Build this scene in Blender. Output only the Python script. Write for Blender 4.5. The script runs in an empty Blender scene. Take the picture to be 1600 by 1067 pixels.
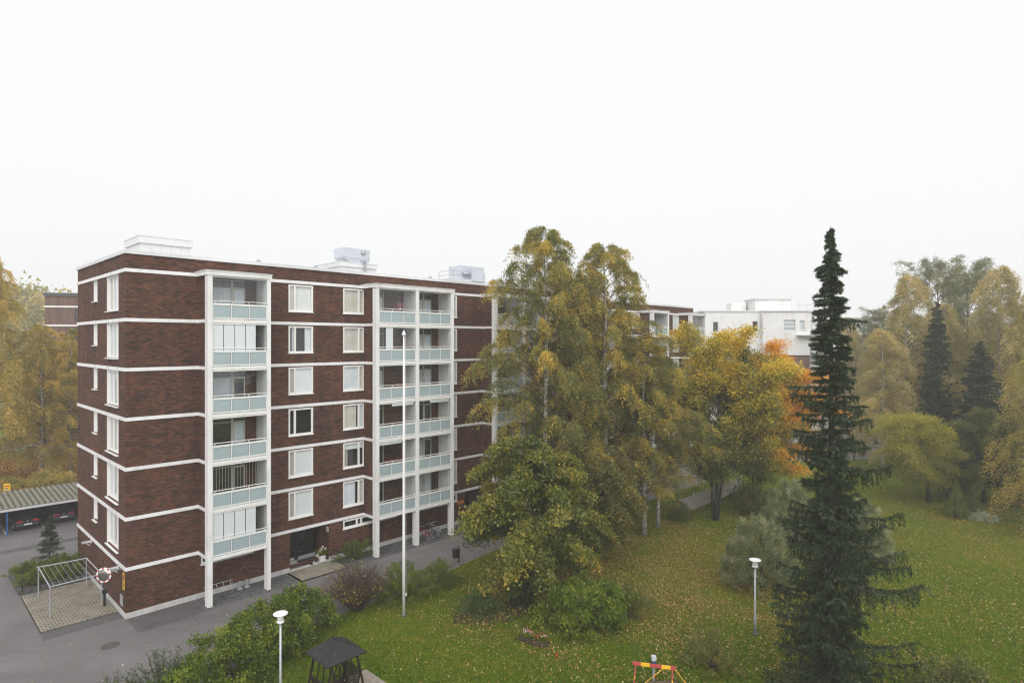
import bpy, math, random
import numpy as np
from mathutils import Vector, Matrix

random.seed(7)
RNG = np.random.default_rng(7)
scene = bpy.context.scene
COL = scene.collection
R = math.radians

# ------------------------------------------------------------------ camera
cam_d = bpy.data.cameras.new('camera')
cam = bpy.data.objects.new('camera', cam_d)
COL.objects.link(cam)
cam.location = (0, 0, 15.56)
cam.rotation_euler = (R(90), 0, 0)
cam_d.sensor_width = 36.0
cam_d.lens = 950.0 / 1600.0 * 36.0
cam_d.clip_start = 0.1
cam_d.clip_end = 2000
scene.camera = cam

# ------------------------------------------------------------------ sky, sun, exposure
SUN_EL, SUN_AZ = R(42), R(-172)          # the veiled sun stands behind the camera
w = bpy.data.worlds.new('World')
scene.world = w
w.use_nodes = True
wn, wl = w.node_tree.nodes, w.node_tree.links
wn.clear()
sky = wn.new('ShaderNodeTexSky')
sky.sky_type = 'NISHITA'
sky.sun_disc = False
sky.sun_elevation = SUN_EL
sky.sun_rotation = R(188)
sky.dust_density = 6.0
sky.air_density = 1.0
mixw = wn.new('ShaderNodeMix')
mixw.data_type = 'RGBA'
mixw.inputs['Factor'].default_value = 0.93
mixw.inputs['B'].default_value = (6.9, 6.93, 7.0, 1)   # the even white of the cloud deck
bg = wn.new('ShaderNodeBackground')
bg.inputs['Strength'].default_value = 0.1
wo = wn.new('ShaderNodeOutputWorld')
wl.new(sky.outputs['Color'], mixw.inputs['A'])
wl.new(mixw.outputs['Result'], bg.inputs['Color'])
wl.new(bg.outputs['Background'], wo.inputs['Surface'])

sun_d = bpy.data.lights.new('sun', 'SUN')
sun_d.energy = 1.5
sun_d.angle = R(70)
sun_d.color = (1.0, 0.97, 0.93)
sun = bpy.data.objects.new('sun', sun_d)
COL.objects.link(sun)
sun.rotation_euler = (R(90) - SUN_EL, 0, R(8))   # aims along +Y and down

scene.view_settings.view_transform = 'Standard'
scene.view_settings.look = 'None'
scene.view_settings.exposure = 0.60
scene.view_settings.gamma = 1.0
scene.view_settings.use_curve_mapping = False
cy = scene.cycles
cy.max_bounces = 6
cy.diffuse_bounces = 3
cy.glossy_bounces = 3
cy.transmission_bounces = 4
cy.transparent_max_bounces = 12
cy.volume_bounces = 1
cy.caustics_reflective = False
cy.caustics_refractive = False
cy.use_denoising = True
cy.filter_width = 1.2
cy.denoiser = 'OPENIMAGEDENOISE'
cy.denoising_prefilter = 'ACCURATE'
cy.denoising_input_passes = 'RGB_ALBEDO_NORMAL'

# ------------------------------------------------------------------ helpers
class MB:
    """collects faces for ONE mesh"""
    def __init__(self):
        self.v, self.f, self.m = [], [], []
    def add(self, vs, fs, mi=0):
        o = len(self.v)
        self.v += [tuple(p) for p in vs]
        self.f += [tuple(i + o for i in f) for f in fs]
        self.m += [mi] * len(fs)
        return self
    def box(self, x0, x1, y0, y1, z0, z1, mi=0, top=None):
        vs = [(x0,y0,z0),(x1,y0,z0),(x1,y1,z0),(x0,y1,z0),(x0,y0,z1),(x1,y0,z1),(x1,y1,z1),(x0,y1,z1)]
        self.add(vs, [(0,3,2,1),(4,5,6,7),(0,1,5,4),(1,2,6,5),(2,3,7,6),(3,0,4,7)], mi)
        return self
    def quad(self, a, b, c, d, mi=0):
        return self.add([a,b,c,d], [(0,1,2,3)], mi)
    def prism(self, poly, z0, z1, mi=0):
        n = len(poly)
        vs = [(p[0],p[1],z0) for p in poly] + [(p[0],p[1],z1) for p in poly]
        fs = [tuple(range(n-1,-1,-1)), tuple(range(n,2*n))] + [(i,(i+1)%n,n+(i+1)%n,n+i) for i in range(n)]
        return self.add(vs, fs, mi)
    def tube(self, pts, rad, n=8, mi=0, cap=True):
        pts = [Vector(p) for p in pts]
        if not hasattr(rad, '__len__'): rad = [rad]*len(pts)
        vs, fs = [], []
        for i, p in enumerate(pts):
            d = (pts[min(i+1,len(pts)-1)] - pts[max(i-1,0)])
            if d.length < 1e-6: d = Vector((0,0,1))
            d.normalize()
            a = Vector((0,0,1)) if abs(d.z) < .9 else Vector((1,0,0))
            e1 = d.cross(a).normalized(); e2 = d.cross(e1).normalized()
            for k in range(n):
                t = 2*math.pi*k/n
                vs.append(p + e1*(math.cos(t)*rad[i]) + e2*(math.sin(t)*rad[i]))
        for i in range(len(pts)-1):
            for k in range(n):
                a, b = i*n+k, i*n+(k+1)%n
                fs.append((a, a+n, b+n, b))
        if cap:
            fs.append(tuple(range(n))); fs.append(tuple(reversed(range((len(pts)-1)*n, len(pts)*n))))
        return self.add(vs, fs, mi)
    def lathe(self, prof, n=20, c=(0,0,0), mi=0):
        vs, fs = [], []
        for (r, z) in prof:
            for k in range(n):
                t = 2*math.pi*k/n
                vs.append((c[0]+r*math.cos(t), c[1]+r*math.sin(t), c[2]+z))
        m = len(prof)
        for i in range(m-1):
            for k in range(n):
                a, b = i*n+k, i*n+(k+1)%n
                fs.append((a, b, b+n, a+n))
        fs.append(tuple(reversed(range(n)))); fs.append(tuple(range((m-1)*n, m*n)))
        return self.add(vs, fs, mi)
    def bar(self, a, b, wdt, hgt, mi=0, up=(0,0,1)):
        a, b = Vector(a), Vector(b)
        d = (b-a).normalized(); u = Vector(up)
        if abs(d.dot(u)) > .95: u = Vector((1,0,0))
        s = d.cross(u).normalized()*(wdt/2); t = s.cross(d).normalized()*(hgt/2)
        vs = [a-s-t,a+s-t,a+s+t,a-s+t,b-s-t,b+s-t,b+s+t,b-s+t]
        return self.add(vs, [(0,1,2,3),(7,6,5,4),(0,4,5,1),(1,5,6,2),(2,6,7,3),(3,7,4,0)], mi)
    def mesh(self, name, mats, smooth=False):
        me = bpy.data.meshes.new(name)
        me.from_pydata(self.v, [], self.f)
        if not isinstance(mats, (list, tuple)): mats = [mats]
        for m in mats: me.materials.append(m)
        if len(mats) > 1: me.polygons.foreach_set('material_index', self.m)
        me.validate(); me.update()
        if smooth: me.polygons.foreach_set('use_smooth', [True]*len(me.polygons))
        return me

def put(o, parent=None, loc=None, rz=None, **props):
    COL.objects.link(o)
    if parent is not None: o.parent = parent
    if loc is not None: o.location = loc
    if rz is not None: o.rotation_euler = (0,0,rz)
    for k, v in props.items(): o[k] = v
    return o
def obj(name, mb, mats, parent=None, loc=None, rz=None, smooth=False, **props):
    me = mb if isinstance(mb, bpy.types.Mesh) else mb.mesh(name, mats, smooth)
    return put(bpy.data.objects.new(name, me), parent, loc, rz, **props)
def empty(name, loc=(0,0,0), rz=0.0, parent=None, **props):
    o = bpy.data.objects.new(name, None)
    o.empty_display_size = .3
    return put(o, parent, loc, rz, **props)
def thing(name, label, cat, loc=(0,0,0), rz=0.0, group=None):
    o = empty(name, loc, rz)
    o['label'] = label; o['category'] = cat
    if group: o['group'] = group
    return o
def copy_tree(o, parent=None):
    c = o.copy(); COL.objects.link(c)
    if parent is not None: c.parent = parent
    for ch in list(o.children): copy_tree(ch, c)
    return c
CACHE = {}
def cached(key, fn):
    if key not in CACHE: CACHE[key] = fn()
    return CACHE[key]

# ------------------------------------------------------------------ materials
def nmat(name):
    m = bpy.data.materials.new(name); m.use_nodes = True
    nt = m.node_tree; nt.nodes.clear()
    out = nt.nodes.new('ShaderNodeOutputMaterial')
    return m, nt.nodes, nt.links, out
def ramp(nd, stops, interp='LINEAR'):
    r = nd.new('ShaderNodeValToRGB'); r.color_ramp.interpolation = interp
    e = r.color_ramp.elements
    while len(e) < len(stops): e.new(.5)
    for i, (p, c) in enumerate(stops):
        e[i].position = p; e[i].color = (*c, 1)
    return r
def noise(nd, lk, coord, scale, detail=4, rough=.55, stretch=None):
    if stretch:
        mp = nd.new('ShaderNodeMapping'); mp.inputs['Scale'].default_value = stretch
        lk.new(coord, mp.inputs['Vector']); coord = mp.outputs['Vector']
    n = nd.new('ShaderNodeTexNoise')
    n.inputs['Scale'].default_value = scale; n.inputs['Detail'].default_value = detail; n.inputs['Roughness'].default_value = rough
    lk.new(coord, n.inputs['Vector'])
    return n
def mixc(nd, lk, fac, a, b, mode='MIX'):
    m = nd.new('ShaderNodeMix'); m.data_type = 'RGBA'; m.blend_type = mode
    for sock, v in (('Factor', fac), ('A', a), ('B', b)):
        if isinstance(v, bpy.types.NodeSocket): lk.new(v, m.inputs[sock])
        elif isinstance(v, tuple): m.inputs[sock].default_value = (*v, 1) if len(v) == 3 else v
        else: m.inputs[sock].default_value = v
    return m.outputs['Result']
def pm(name, base, rough=.6, var=.15, scale=3.0, bump=0.0, bscale=40.0, metallic=0.0, dirt=None, spec=.4, stretch=None):
    """painted / plain surface with uneven tone, a little dirt and fine relief"""
    m, nd, lk, out = nmat(name)
    p = nd.new('ShaderNodeBsdfPrincipled')
    p.inputs['Roughness'].default_value = rough; p.inputs['Metallic'].default_value = metallic
    p.inputs['Specular IOR Level'].default_value = spec
    tc = nd.new('ShaderNodeTexCoord').outputs['Object']
    n = noise(nd, lk, tc, scale, 5, .6, stretch)
    r = ramp(nd, [(.3, tuple(c*(1-var) for c in base)), (.7, tuple(min(1,c*(1+var)) for c in base))])
    lk.new(n.outputs['Fac'], r.inputs['Fac'])
    col = r.outputs['Color']
    if dirt:
        n2 = noise(nd, lk, tc, scale*.6, 6, .7, (1,1,.25))
        r2 = ramp(nd, [(.50,(0,0,0)),(.78,(1,1,1))]); lk.new(n2.outputs['Fac'], r2.inputs['Fac'])
        col = mixc(nd, lk, r2.outputs['Color'], col, tuple(dirt))
    lk.new(col, p.inputs['Base Color'])
    if bump:
        nb = noise(nd, lk, tc, bscale, 4)
        b = nd.new('ShaderNodeBump'); b.inputs['Strength'].default_value = bump; b.inputs['Distance'].default_value = .02
        lk.new(nb.outputs['Fac'], b.inputs['Height']); lk.new(b.outputs['Normal'], p.inputs['Normal'])
    lk.new(p.outputs['BSDF'], out.inputs['Surface'])
    return m
def brick_mat(name, pal, mortar, bw=.285, rh=.085, horiz=1.0):
    m, nd, lk, out = nmat(name)
    tc = nd.new('ShaderNodeTexCoord').outputs['Object']
    sx = nd.new('ShaderNodeSeparateXYZ'); lk.new(tc, sx.inputs[0])
    ad = nd.new('ShaderNodeMath'); lk.new(sx.outputs[0], ad.inputs[0]); lk.new(sx.outputs[1], ad.inputs[1])
    cb = nd.new('ShaderNodeCombineXYZ'); lk.new(ad.outputs[0], cb.inputs[0]); lk.new(sx.outputs[2], cb.inputs[1])
    br = nd.new('ShaderNodeTexBrick')
    for k, v in (('Scale',1.0),('Mortar Size',.009),('Mortar Smooth',.1),('Bias',0.0),('Brick Width',bw),('Row Height',rh)):
        br.inputs[k].default_value = v
    br.inputs['Color1'].default_value = (0,0,0,1); br.inputs['Color2'].default_value = (1,1,1,1); br.inputs['Mortar'].default_value = (.5,.5,.5,1)
    lk.new(cb.outputs[0], br.inputs['Vector'])
    n = noise(nd, lk, cb.outputs[0], 1.0, 5, .65, (.55, 2.6, 1))
    n2 = noise(nd, lk, cb.outputs[0], .35, 3, .5, (.6, 1, 1))
    s1 = nd.new('ShaderNodeMath'); s1.operation = 'MULTIPLY_ADD'; s1.inputs[1].default_value = .48; s1.inputs[2].default_value = -.08
    lk.new(br.outputs['Color'], s1.inputs[0])
    s2 = nd.new('ShaderNodeMath'); s2.operation = 'MULTIPLY_ADD'; s2.inputs[1].default_value = .52
    lk.new(n.outputs['Fac'], s2.inputs[0]); lk.new(s1.outputs[0], s2.inputs[2])
    s3 = nd.new('ShaderNodeMath'); s3.operation = 'MULTIPLY_ADD'; s3.inputs[1].default_value = .38
    lk.new(n2.outputs['Fac'], s3.inputs[0]); lk.new(s2.outputs[0], s3.inputs[2])
    r = ramp(nd, pal); lk.new(s3.outputs[0], r.inputs['Fac'])
    col = mixc(nd, lk, br.outputs['Fac'], r.outputs['Color'], mortar)
    ws = noise(nd, lk, cb.outputs[0], 1.0, 5, .7, (1.3, .16, 1)); wr = ramp(nd, [(.36,(.74,.73,.72)),(.52,(1,1,1)),(.74,(1.16,1.14,1.13))]); lk.new(ws.outputs['Fac'], wr.inputs['Fac'])
    col = mixc(nd, lk, 1.0, col, wr.outputs['Color'], 'MULTIPLY')
    p = nd.new('ShaderNodeBsdfPrincipled'); p.inputs['Roughness'].default_value = .85; p.inputs['Specular IOR Level'].default_value = .25
    lk.new(col, p.inputs['Base Color'])
    b = nd.new('ShaderNodeBump'); b.invert = True; b.inputs['Strength'].default_value = .5; b.inputs['Distance'].default_value = .008
    lk.new(br.outputs['Fac'], b.inputs['Height']); lk.new(b.outputs['Normal'], p.inputs['Normal'])
    lk.new(p.outputs['BSDF'], out.inputs['Surface'])
    return m
def glass_mat(name, tint, refl=1.0, rough=.02, ior=1.5):
    m, nd, lk, out = nmat(name)
    tr = nd.new('ShaderNodeBsdfTransparent'); tr.inputs['Color'].default_value = (*tint, 1)
    gl = nd.new('ShaderNodeBsdfGlossy'); gl.inputs['Roughness'].default_value = rough; gl.inputs['Color'].default_value = (.95,.97,1,1)
    lw = nd.new('ShaderNodeLayerWeight'); lw.inputs['Blend'].default_value = .5
    pw = nd.new('ShaderNodeMath'); pw.operation = 'POWER'; pw.inputs[1].default_value = 4.5; lk.new(lw.outputs['Facing'], pw.inputs[0])
    fr = nd.new('ShaderNodeMath'); fr.operation = 'MULTIPLY_ADD'; fr.inputs[1].default_value = .85; fr.inputs[2].default_value = .035; lk.new(pw.outputs[0], fr.inputs[0])
    mu = nd.new('ShaderNodeMath'); mu.operation = 'MULTIPLY'; mu.inputs[1].default_value = refl; mu.use_clamp = True
    tc = nd.new('ShaderNodeTexCoord').outputs['Object']
    nb = noise(nd, lk, tc, 1.6, 2); b = nd.new('ShaderNodeBump'); b.inputs['Strength'].default_value = .06; b.inputs['Distance'].default_value = .05
    lk.new(nb.outputs['Fac'], b.inputs['Height']); lk.new(b.outputs['Normal'], gl.inputs['Normal'])
    mx = nd.new('ShaderNodeMixShader')
    lk.new(fr.outputs[0], mu.inputs[0]); lk.new(mu.outputs[0], mx.inputs['Fac'])
    lk.new(tr.outputs[0], mx.inputs[1]); lk.new(gl.outputs[0], mx.inputs[2]); lk.new(mx.outputs[0], out.inputs['Surface'])
    return m
def leaf_mat(name, stops, trans=.3, rough=.5, gloss=.04):
    m, nd, lk, out = nmat(name)
    at = nd.new('ShaderNodeAttribute'); at.attribute_name = 'tint'
    r = ramp(nd, stops); lk.new(at.outputs['Fac'], r.inputs['Fac'])
    d = nd.new('ShaderNodeBsdfDiffuse'); t = nd.new('ShaderNodeBsdfTranslucent')
    lk.new(r.outputs['Color'], d.inputs['Color']); lk.new(r.outputs['Color'], t.inputs['Color'])
    mx = nd.new('ShaderNodeMixShader'); mx.inputs['Fac'].default_value = trans
    lk.new(d.outputs[0], mx.inputs[1]); lk.new(t.outputs[0], mx.inputs[2])
    last = mx.outputs[0]
    if gloss:
        g = nd.new('ShaderNodeBsdfGlossy'); g.inputs['Roughness'].default_value = rough
        m2 = nd.new('ShaderNodeMixShader'); m2.inputs['Fac'].default_value = gloss
        lk.new(last, m2.inputs[1]); lk.new(g.outputs[0], m2.inputs[2]); last = m2.outputs[0]
    lk.new(last, out.inputs['Surface'])
    return m

M = {}
M['brick'] = brick_mat('dark_red_brick', [(.18,(.020,.014,.012)),(.36,(.044,.024,.018)),(.50,(.078,.034,.022)),(.66,(.115,.046,.028)),(.84,(.165,.064,.037))], (.060,.044,.037))
M['brick_far'] = brick_mat('fog_paled_brown_brick', [(.25,(.085,.052,.043)),(.5,(.15,.085,.068)),(.8,(.21,.12,.092))], (.14,.11,.10))  # far walls: fog paleness put into the brick colour
M['white'] = pm('white_paint', (.80,.80,.80), .55, .04, 2.0, .1, 60, dirt=(.56,.55,.52))
M['white_col'] = pm('white_concrete', (.78,.78,.78), .7, .06, 1.4, .25, 45, dirt=(.58,.57,.53))
M['frame'] = pm('white_frame_paint', (.80,.80,.78), .4, .03, 5)
M['plinth'] = pm('plinth_concrete', (.52,.52,.51), .85, .12, 1.6, .4, 30, dirt=(.38,.38,.36))
M['roof'] = pm('roof_felt', (.42,.43,.43), .85, .15, .6, .3, 20)
M['flash'] = pm('roof_flashing', (.66,.67,.68), .4, .08, 1.2, metallic=.0)
M['sheetmetal'] = pm('white_sheet_metal', (.74,.75,.76), .45, .05, 1.0, dirt=(.62,.63,.63))
M['galv'] = pm('galvanised_steel', (.44,.46,.49), .42, .14, 3.0, metallic=.35)
M['galv_light'] = pm('light_galvanised_sheet', (.60,.64,.70), .38, .08, 1.5, metallic=.25)
M['panel'] = pm('frosted_panel_glass', (.34,.42,.44), .18, .05, .8, spec=.6)
M['glass'] = glass_mat('window_glass', (.97,.98,.98), .9)
M['glass_balcony'] = glass_mat('balcony_glass', (.97,.98,.98), .9)
M['dark'] = pm('dark_interior', (.018,.017,.016), .9, .3, 2)  # shade of unlit rooms put into the colour
M['dim'] = pm('dim_interior', (.055,.05,.045), .9, .4, 1.2)  # weaker room shade put into the colour
M['sheer'] = pm('sheer_curtain', (.76,.79,.84), .9, .06, 2)
M['blind'] = pm('white_blind', (.84,.86,.88), .8, .02, 2)
M['beige'] = pm('beige_curtain', (.50,.46,.40), .9, .1, 3)
M['backwall'] = pm('balcony_back_paint', (.55,.52,.47), .7, .06, 2)
M['black'] = pm('black_paint', (.014,.014,.015), .5, .2, 4)
M['blackmetal'] = pm('black_metal', (.02,.02,.022), .4, .2, 6)
M['darkwood'] = pm('dark_stained_wood', (.022,.012,.008), .7, .35, 5, .4, 30, stretch=(1,1,8))
M['orange_sign'] = pm('orange_sign_paint', (.75,.27,.015), .5, .05, 3)
M['yellow_sign'] = pm('yellow_sign_paint', (.80,.47,.02), .45, .05, 3)
M['red'] = pm('red_paint', (.48,.025,.02), .5, .1, 4)
M['faded_red'] = pm('faded_red_paint', (.50,.07,.07), .6, .12, 6)
M['yellow'] = pm('yellow_paint', (.80,.48,.03), .55, .06, 6)
M['blue'] = pm('blue_paint', (.02,.10,.30), .45, .1, 5)
M['soil'] = pm('soil', (.045,.028,.019), .95, .4, 6, .8, 14)
M['mound'] = pm('soil_mound', (.13,.085,.06), .95, .35, 5, .8, 16)
M['stone_dark'] = pm('dark_block', (.085,.085,.088), .85, .25, 3, .5, 20)
M['trunk_dark'] = pm('dark_bark', (.034,.029,.025), .95, .35, 5, .8, 18, stretch=(2,2,.5))
M['trunk_grey'] = pm('grey_bark', (.11,.09,.075), .95, .3, 5, .8, 18, stretch=(2,2,.5))
M['twig'] = pm('brown_twig', (.10,.07,.055), .9, .25, 3)
M['stem'] = pm('dark_stem', (.05,.04,.03), .95, .3, 4)

def birch_bark():
    m, nd, lk, out = nmat('birch_bark')
    tc = nd.new('ShaderNodeTexCoord').outputs['Object']
    n = noise(nd, lk, tc, 2.2, 5, .7, (2,2,4))
    r = ramp(nd, [(.38,(.05,.045,.04)),(.5,(.40,.38,.36)),(.7,(.58,.57,.55))]); lk.new(n.outputs['Fac'], r.inputs['Fac'])
    p = nd.new('ShaderNodeBsdfPrincipled'); p.inputs['Roughness'].default_value = .8
    lk.new(r.outputs['Color'], p.inputs['Base Color']); lk.new(p.outputs[0], out.inputs['Surface'])
    return m
M['birch'] = birch_bark()

def asphalt_mat():
    m, nd, lk, out = nmat('asphalt')
    tc = nd.new('ShaderNodeTexCoord').outputs['Object']
    big = noise(nd, lk, tc, .22, 5, .6); r = ramp(nd, [(.3,(.135,.126,.130)),(.7,(.190,.178,.184))]); lk.new(big.outputs['Fac'], r.inputs['Fac'])
    st = noise(nd, lk, tc, .5, 4, .6, (.35, 1.6, 1)); r2 = ramp(nd, [(.5,(1,1,1)),(.75,(.80,.79,.79))]); lk.new(st.outputs['Fac'], r2.inputs['Fac'])
    c = mixc(nd, lk, 1.0, r.outputs['Color'], r2.outputs['Color'], 'MULTIPLY')
    fine = noise(nd, lk, tc, 55, 3, .8); r3 = ramp(nd, [(.3,(.72,.72,.72)),(.72,(1.28,1.27,1.25))]); lk.new(fine.outputs['Fac'], r3.inputs['Fac'])
    c = mixc(nd, lk, 1.0, c, r3.outputs['Color'], 'MULTIPLY')
    # repair seams and cracks
    vo = nd.new('ShaderNodeTexVoronoi'); vo.feature = 'DISTANCE_TO_EDGE'; vo.inputs['Scale'].default_value = .11
    wv = noise(nd, lk, tc, .7, 4); va = nd.new('ShaderNodeVectorMath'); va.operation = 'MULTIPLY_ADD'; va.inputs[1].default_value = (1.4,1.4,0)
    lk.new(wv.outputs['Color'], va.inputs[0]); lk.new(tc, va.inputs[2]); lk.new(va.outputs[0], vo.inputs['Vector'])
    r4 = ramp(nd, [(.0,(.74,.74,.74)),(.0015,(.8,.8,.8)),(.004,(1,1,1))]); lk.new(vo.outputs['Distance'], r4.inputs['Fac'])
    c = mixc(nd, lk, 1.0, c, r4.outputs['Color'], 'MULTIPLY')
    p = nd.new('ShaderNodeBsdfPrincipled'); p.inputs['Roughness'].default_value = .75; p.inputs['Specular IOR Level'].default_value = .3
    lk.new(c, p.inputs['Base Color'])
    b = nd.new('ShaderNodeBump'); b.inputs['Strength'].default_value = .35; b.inputs['Distance'].default_value = .01
    lk.new(fine.outputs['Fac'], b.inputs['Height']); lk.new(b.outputs['Normal'], p.inputs['Normal'])
    lk.new(p.outputs[0], out.inputs['Surface'])
    return m
M['asphalt'] = asphalt_mat()
M['asphalt_dark'] = pm('dark_asphalt_patch', (.095,.090,.092), .8, .22, .8, .4, 45)
M['sheer_white'] = pm('white_curtain', (.84,.84,.83), .9, .05, 2)
M['sheer_warm'] = pm('cream_curtain', (.66,.62,.55), .9, .08, 2)

def lawn_mat():
    m, nd, lk, out = nmat('lawn')
    tc = nd.new('ShaderNodeTexCoord').outputs['Object']
    a = noise(nd, lk, tc, .16, 5, .6); b2 = noise(nd, lk, tc, .9, 5, .65); f = noise(nd, lk, tc, 9, 4, .75)
    r = ramp(nd, [(.28,(.052,.100,.009)),(.46,(.098,.138,.013)),(.66,(.19,.172,.024)),(.85,(.22,.165,.04))])
    s = nd.new('ShaderNodeMath'); s.operation = 'MULTIPLY_ADD'; s.inputs[1].default_value = .55
    h = nd.new('ShaderNodeMath'); h.operation = 'MULTIPLY'; h.inputs[1].default_value = .45
    lk.new(b2.outputs['Fac'], h.inputs[0]); lk.new(a.outputs['Fac'], s.inputs[0]); lk.new(h.outputs[0], s.inputs[2])
    lk.new(s.outputs[0], r.inputs['Fac'])
    r2 = ramp(nd, [(.3,(.62,.62,.6)),(.7,(1.3,1.3,1.2))]); lk.new(f.outputs['Fac'], r2.inputs['Fac'])
    c = mixc(nd, lk, 1.0, r.outputs['Color'], r2.outputs['Color'], 'MULTIPLY')
    d = nd.new('ShaderNodeBsdfDiffuse'); lk.new(c, d.inputs['Color'])
    b = nd.new('ShaderNodeBump'); b.inputs['Strength'].default_value = .7; b.inputs['Distance'].default_value = .08
    lk.new(f.outputs['Fac'], b.inputs['Height']); lk.new(b.outputs['Normal'], d.inputs['Normal'])
    lk.new(d.outputs[0], out.inputs['Surface'])
    return m
M['lawn'] = lawn_mat()
def litter_mat(name, stops):
    m, nd, lk, out = nmat(name)
    tc = nd.new('ShaderNodeTexCoord').outputs['Object']
    vo = nd.new('ShaderNodeTexVoronoi'); vo.inputs['Scale'].default_value = 7; lk.new(tc, vo.inputs['Vector'])
    sx = nd.new('ShaderNodeSeparateColor'); lk.new(vo.outputs['Color'], sx.inputs[0])
    n = noise(nd, lk, tc, .35, 5, .65)
    s = nd.new('ShaderNodeMath'); s.operation = 'MULTIPLY_ADD'; s.inputs[1].default_value = .45
    lk.new(sx.outputs[0], s.inputs[0]); 
    h = nd.new('ShaderNodeMath'); h.operation = 'MULTIPLY'; h.inputs[1].default_value = .55; lk.new(n.outputs['Fac'], h.inputs[0]); lk.new(h.outputs[0], s.inputs[2])
    r = ramp(nd, stops); lk.new(s.outputs[0], r.inputs['Fac'])
    d = nd.new('ShaderNodeBsdfDiffuse'); lk.new(r.outputs['Color'], d.inputs['Color'])
    b = nd.new('ShaderNodeBump'); b.inputs['Strength'].default_value = .8; b.inputs['Distance'].default_value = .06
    lk.new(sx.outputs[1], b.inputs['Height']); lk.new(b.outputs['Normal'], d.inputs['Normal'])
    lk.new(d.outputs[0], out.inputs['Surface'])
    return m
M['bank'] = litter_mat('leaf_strewn_bank', [(.2,(.045,.032,.014)),(.45,(.12,.060,.018)),(.65,(.22,.105,.022)),(.85,(.08,.07,.02))])
M['gravel'] = litter_mat('crushed_stone', [(.2,(.05,.05,.052)),(.45,(.105,.105,.108)),(.65,(.17,.17,.172)),(.85,(.24,.24,.24))])
for nd_ in M['gravel'].node_tree.nodes:
    if nd_.type == 'TEX_VORONOI': nd_.inputs['Scale'].default_value = 16
M['paver'] = pm('concrete_paver', (.26,.235,.19), .9, .28, 1.2, .5, 30)
M['paver_joint'] = pm('mossy_joint', (.040,.040,.020), .95, .4, 4, .5, 20)
M['slab'] = pm('pale_paving_slab', (.30,.26,.22), .9, .2, 2.2, .5, 30)
M['mossmetal'] = pm('mossy_corrugated_sheet', (.21,.205,.175), .6, .35, 1.3, .2, 25, stretch=(.5,2.5,1))

# leaf palettes: tint 0 = green end, 1 = turned end
LM = {}
LM['birch'] = leaf_mat('birch_leaves', [(.0,(.125,.155,.040)),(.35,(.275,.275,.062)),(.58,(.46,.375,.062)),(.80,(.72,.48,.060)),(1,(.80,.55,.09))], .45)
LM['birch_far'] = leaf_mat('fog_paled_birch_leaves', [(.0,(.24,.25,.07)),(.4,(.46,.39,.09)),(.75,(.66,.49,.10)),(1,(.76,.55,.12))], .45)  # far trees: fog paleness put into the leaf colour
LM['maple'] = leaf_mat('maple_leaves', [(.0,(.070,.100,.014)),(.35,(.165,.190,.024)),(.65,(.30,.275,.034)),(.9,(.46,.32,.035)),(1,(.54,.31,.035))], .35)
LM['maple_brown'] = leaf_mat('browning_maple_leaves', [(.0,(.080,.098,.018)),(.4,(.185,.175,.028)),(.75,(.30,.22,.034)),(1,(.42,.26,.035))], .42)
LM['golden'] = leaf_mat('golden_maple_leaves', [(.0,(.11,.125,.028)),(.35,(.24,.245,.04)),(.6,(.50,.42,.04)),(.85,(.80,.55,.035)),(1,(.84,.58,.05))], .45)
LM['orange'] = leaf_mat('orange_maple_leaves', [(.0,(.085,.12,.025)),(.35,(.20,.225,.04)),(.55,(.50,.36,.035)),(.75,(.84,.47,.03)),(1,(.86,.40,.03))], .45)
LM['birch_haze'] = leaf_mat('haze_washed_birch_leaves', [(.0,(.27,.27,.12)),(.4,(.47,.41,.15)),(.75,(.63,.49,.18)),(1,(.72,.55,.22))], .45)  # distance haze put into the leaf colour: lighter, less saturated
LM['poplar'] = leaf_mat('poplar_leaves', [(.0,(.17,.19,.10)),(.6,(.31,.31,.15)),(1,(.45,.38,.14))], .4)
LM['green'] = leaf_mat('glossy_green_leaves', [(.0,(.050,.092,.007)),(.5,(.135,.190,.014)),(.85,(.25,.30,.022)),(1,(.44,.39,.035))], gloss=.025)
LM['olive'] = leaf_mat('olive_leaves', [(.0,(.075,.10,.022)),(.6,(.175,.18,.035)),(1,(.30,.24,.055))])
LM['apple'] = leaf_mat('yellow_apple_leaves', [(.0,(.16,.17,.03)),(.5,(.38,.36,.045)),(1,(.58,.50,.055))], .35)
LM['willow'] = leaf_mat('grey_willow_leaves', [(.0,(.11,.135,.045)),(.6,(.25,.27,.115)),(1,(.44,.45,.25))])
LM['sapling'] = leaf_mat('willow_shoot_leaves', [(.0,(.040,.070,.026)),(.6,(.085,.125,.05)),(1,(.14,.18,.075))])
LM['juniper'] = leaf_mat('juniper_needles', [(.0,(.060,.095,.010)),(.6,(.165,.21,.026)),(1,(.26,.30,.04))])
LM['yew'] = leaf_mat('yew_needles', [(.0,(.016,.034,.010)),(.7,(.040,.066,.016)),(1,(.075,.10,.025))])
LM['spruce'] = leaf_mat('spruce_needles', [(.0,(.014,.022,.008)),(.5,(.036,.053,.021)),(.8,(.078,.104,.058)),(1,(.16,.195,.13))], trans=.08, gloss=.02)
LM['sparse'] = leaf_mat('last_yellow_leaves', [(.0,(.30,.22,.02)),(1,(.62,.46,.03))])
LM['fallen'] = leaf_mat('fallen_leaf', [(.0,(.12,.060,.018)),(.4,(.30,.17,.045)),(.75,(.52,.36,.11)),(1,(.66,.56,.34))], trans=.05)
LM['fallen_orange'] = leaf_mat('fallen_orange_leaf', [(.0,(.12,.05,.015)),(.6,(.40,.17,.025)),(1,(.58,.32,.05))], trans=.05)
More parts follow.
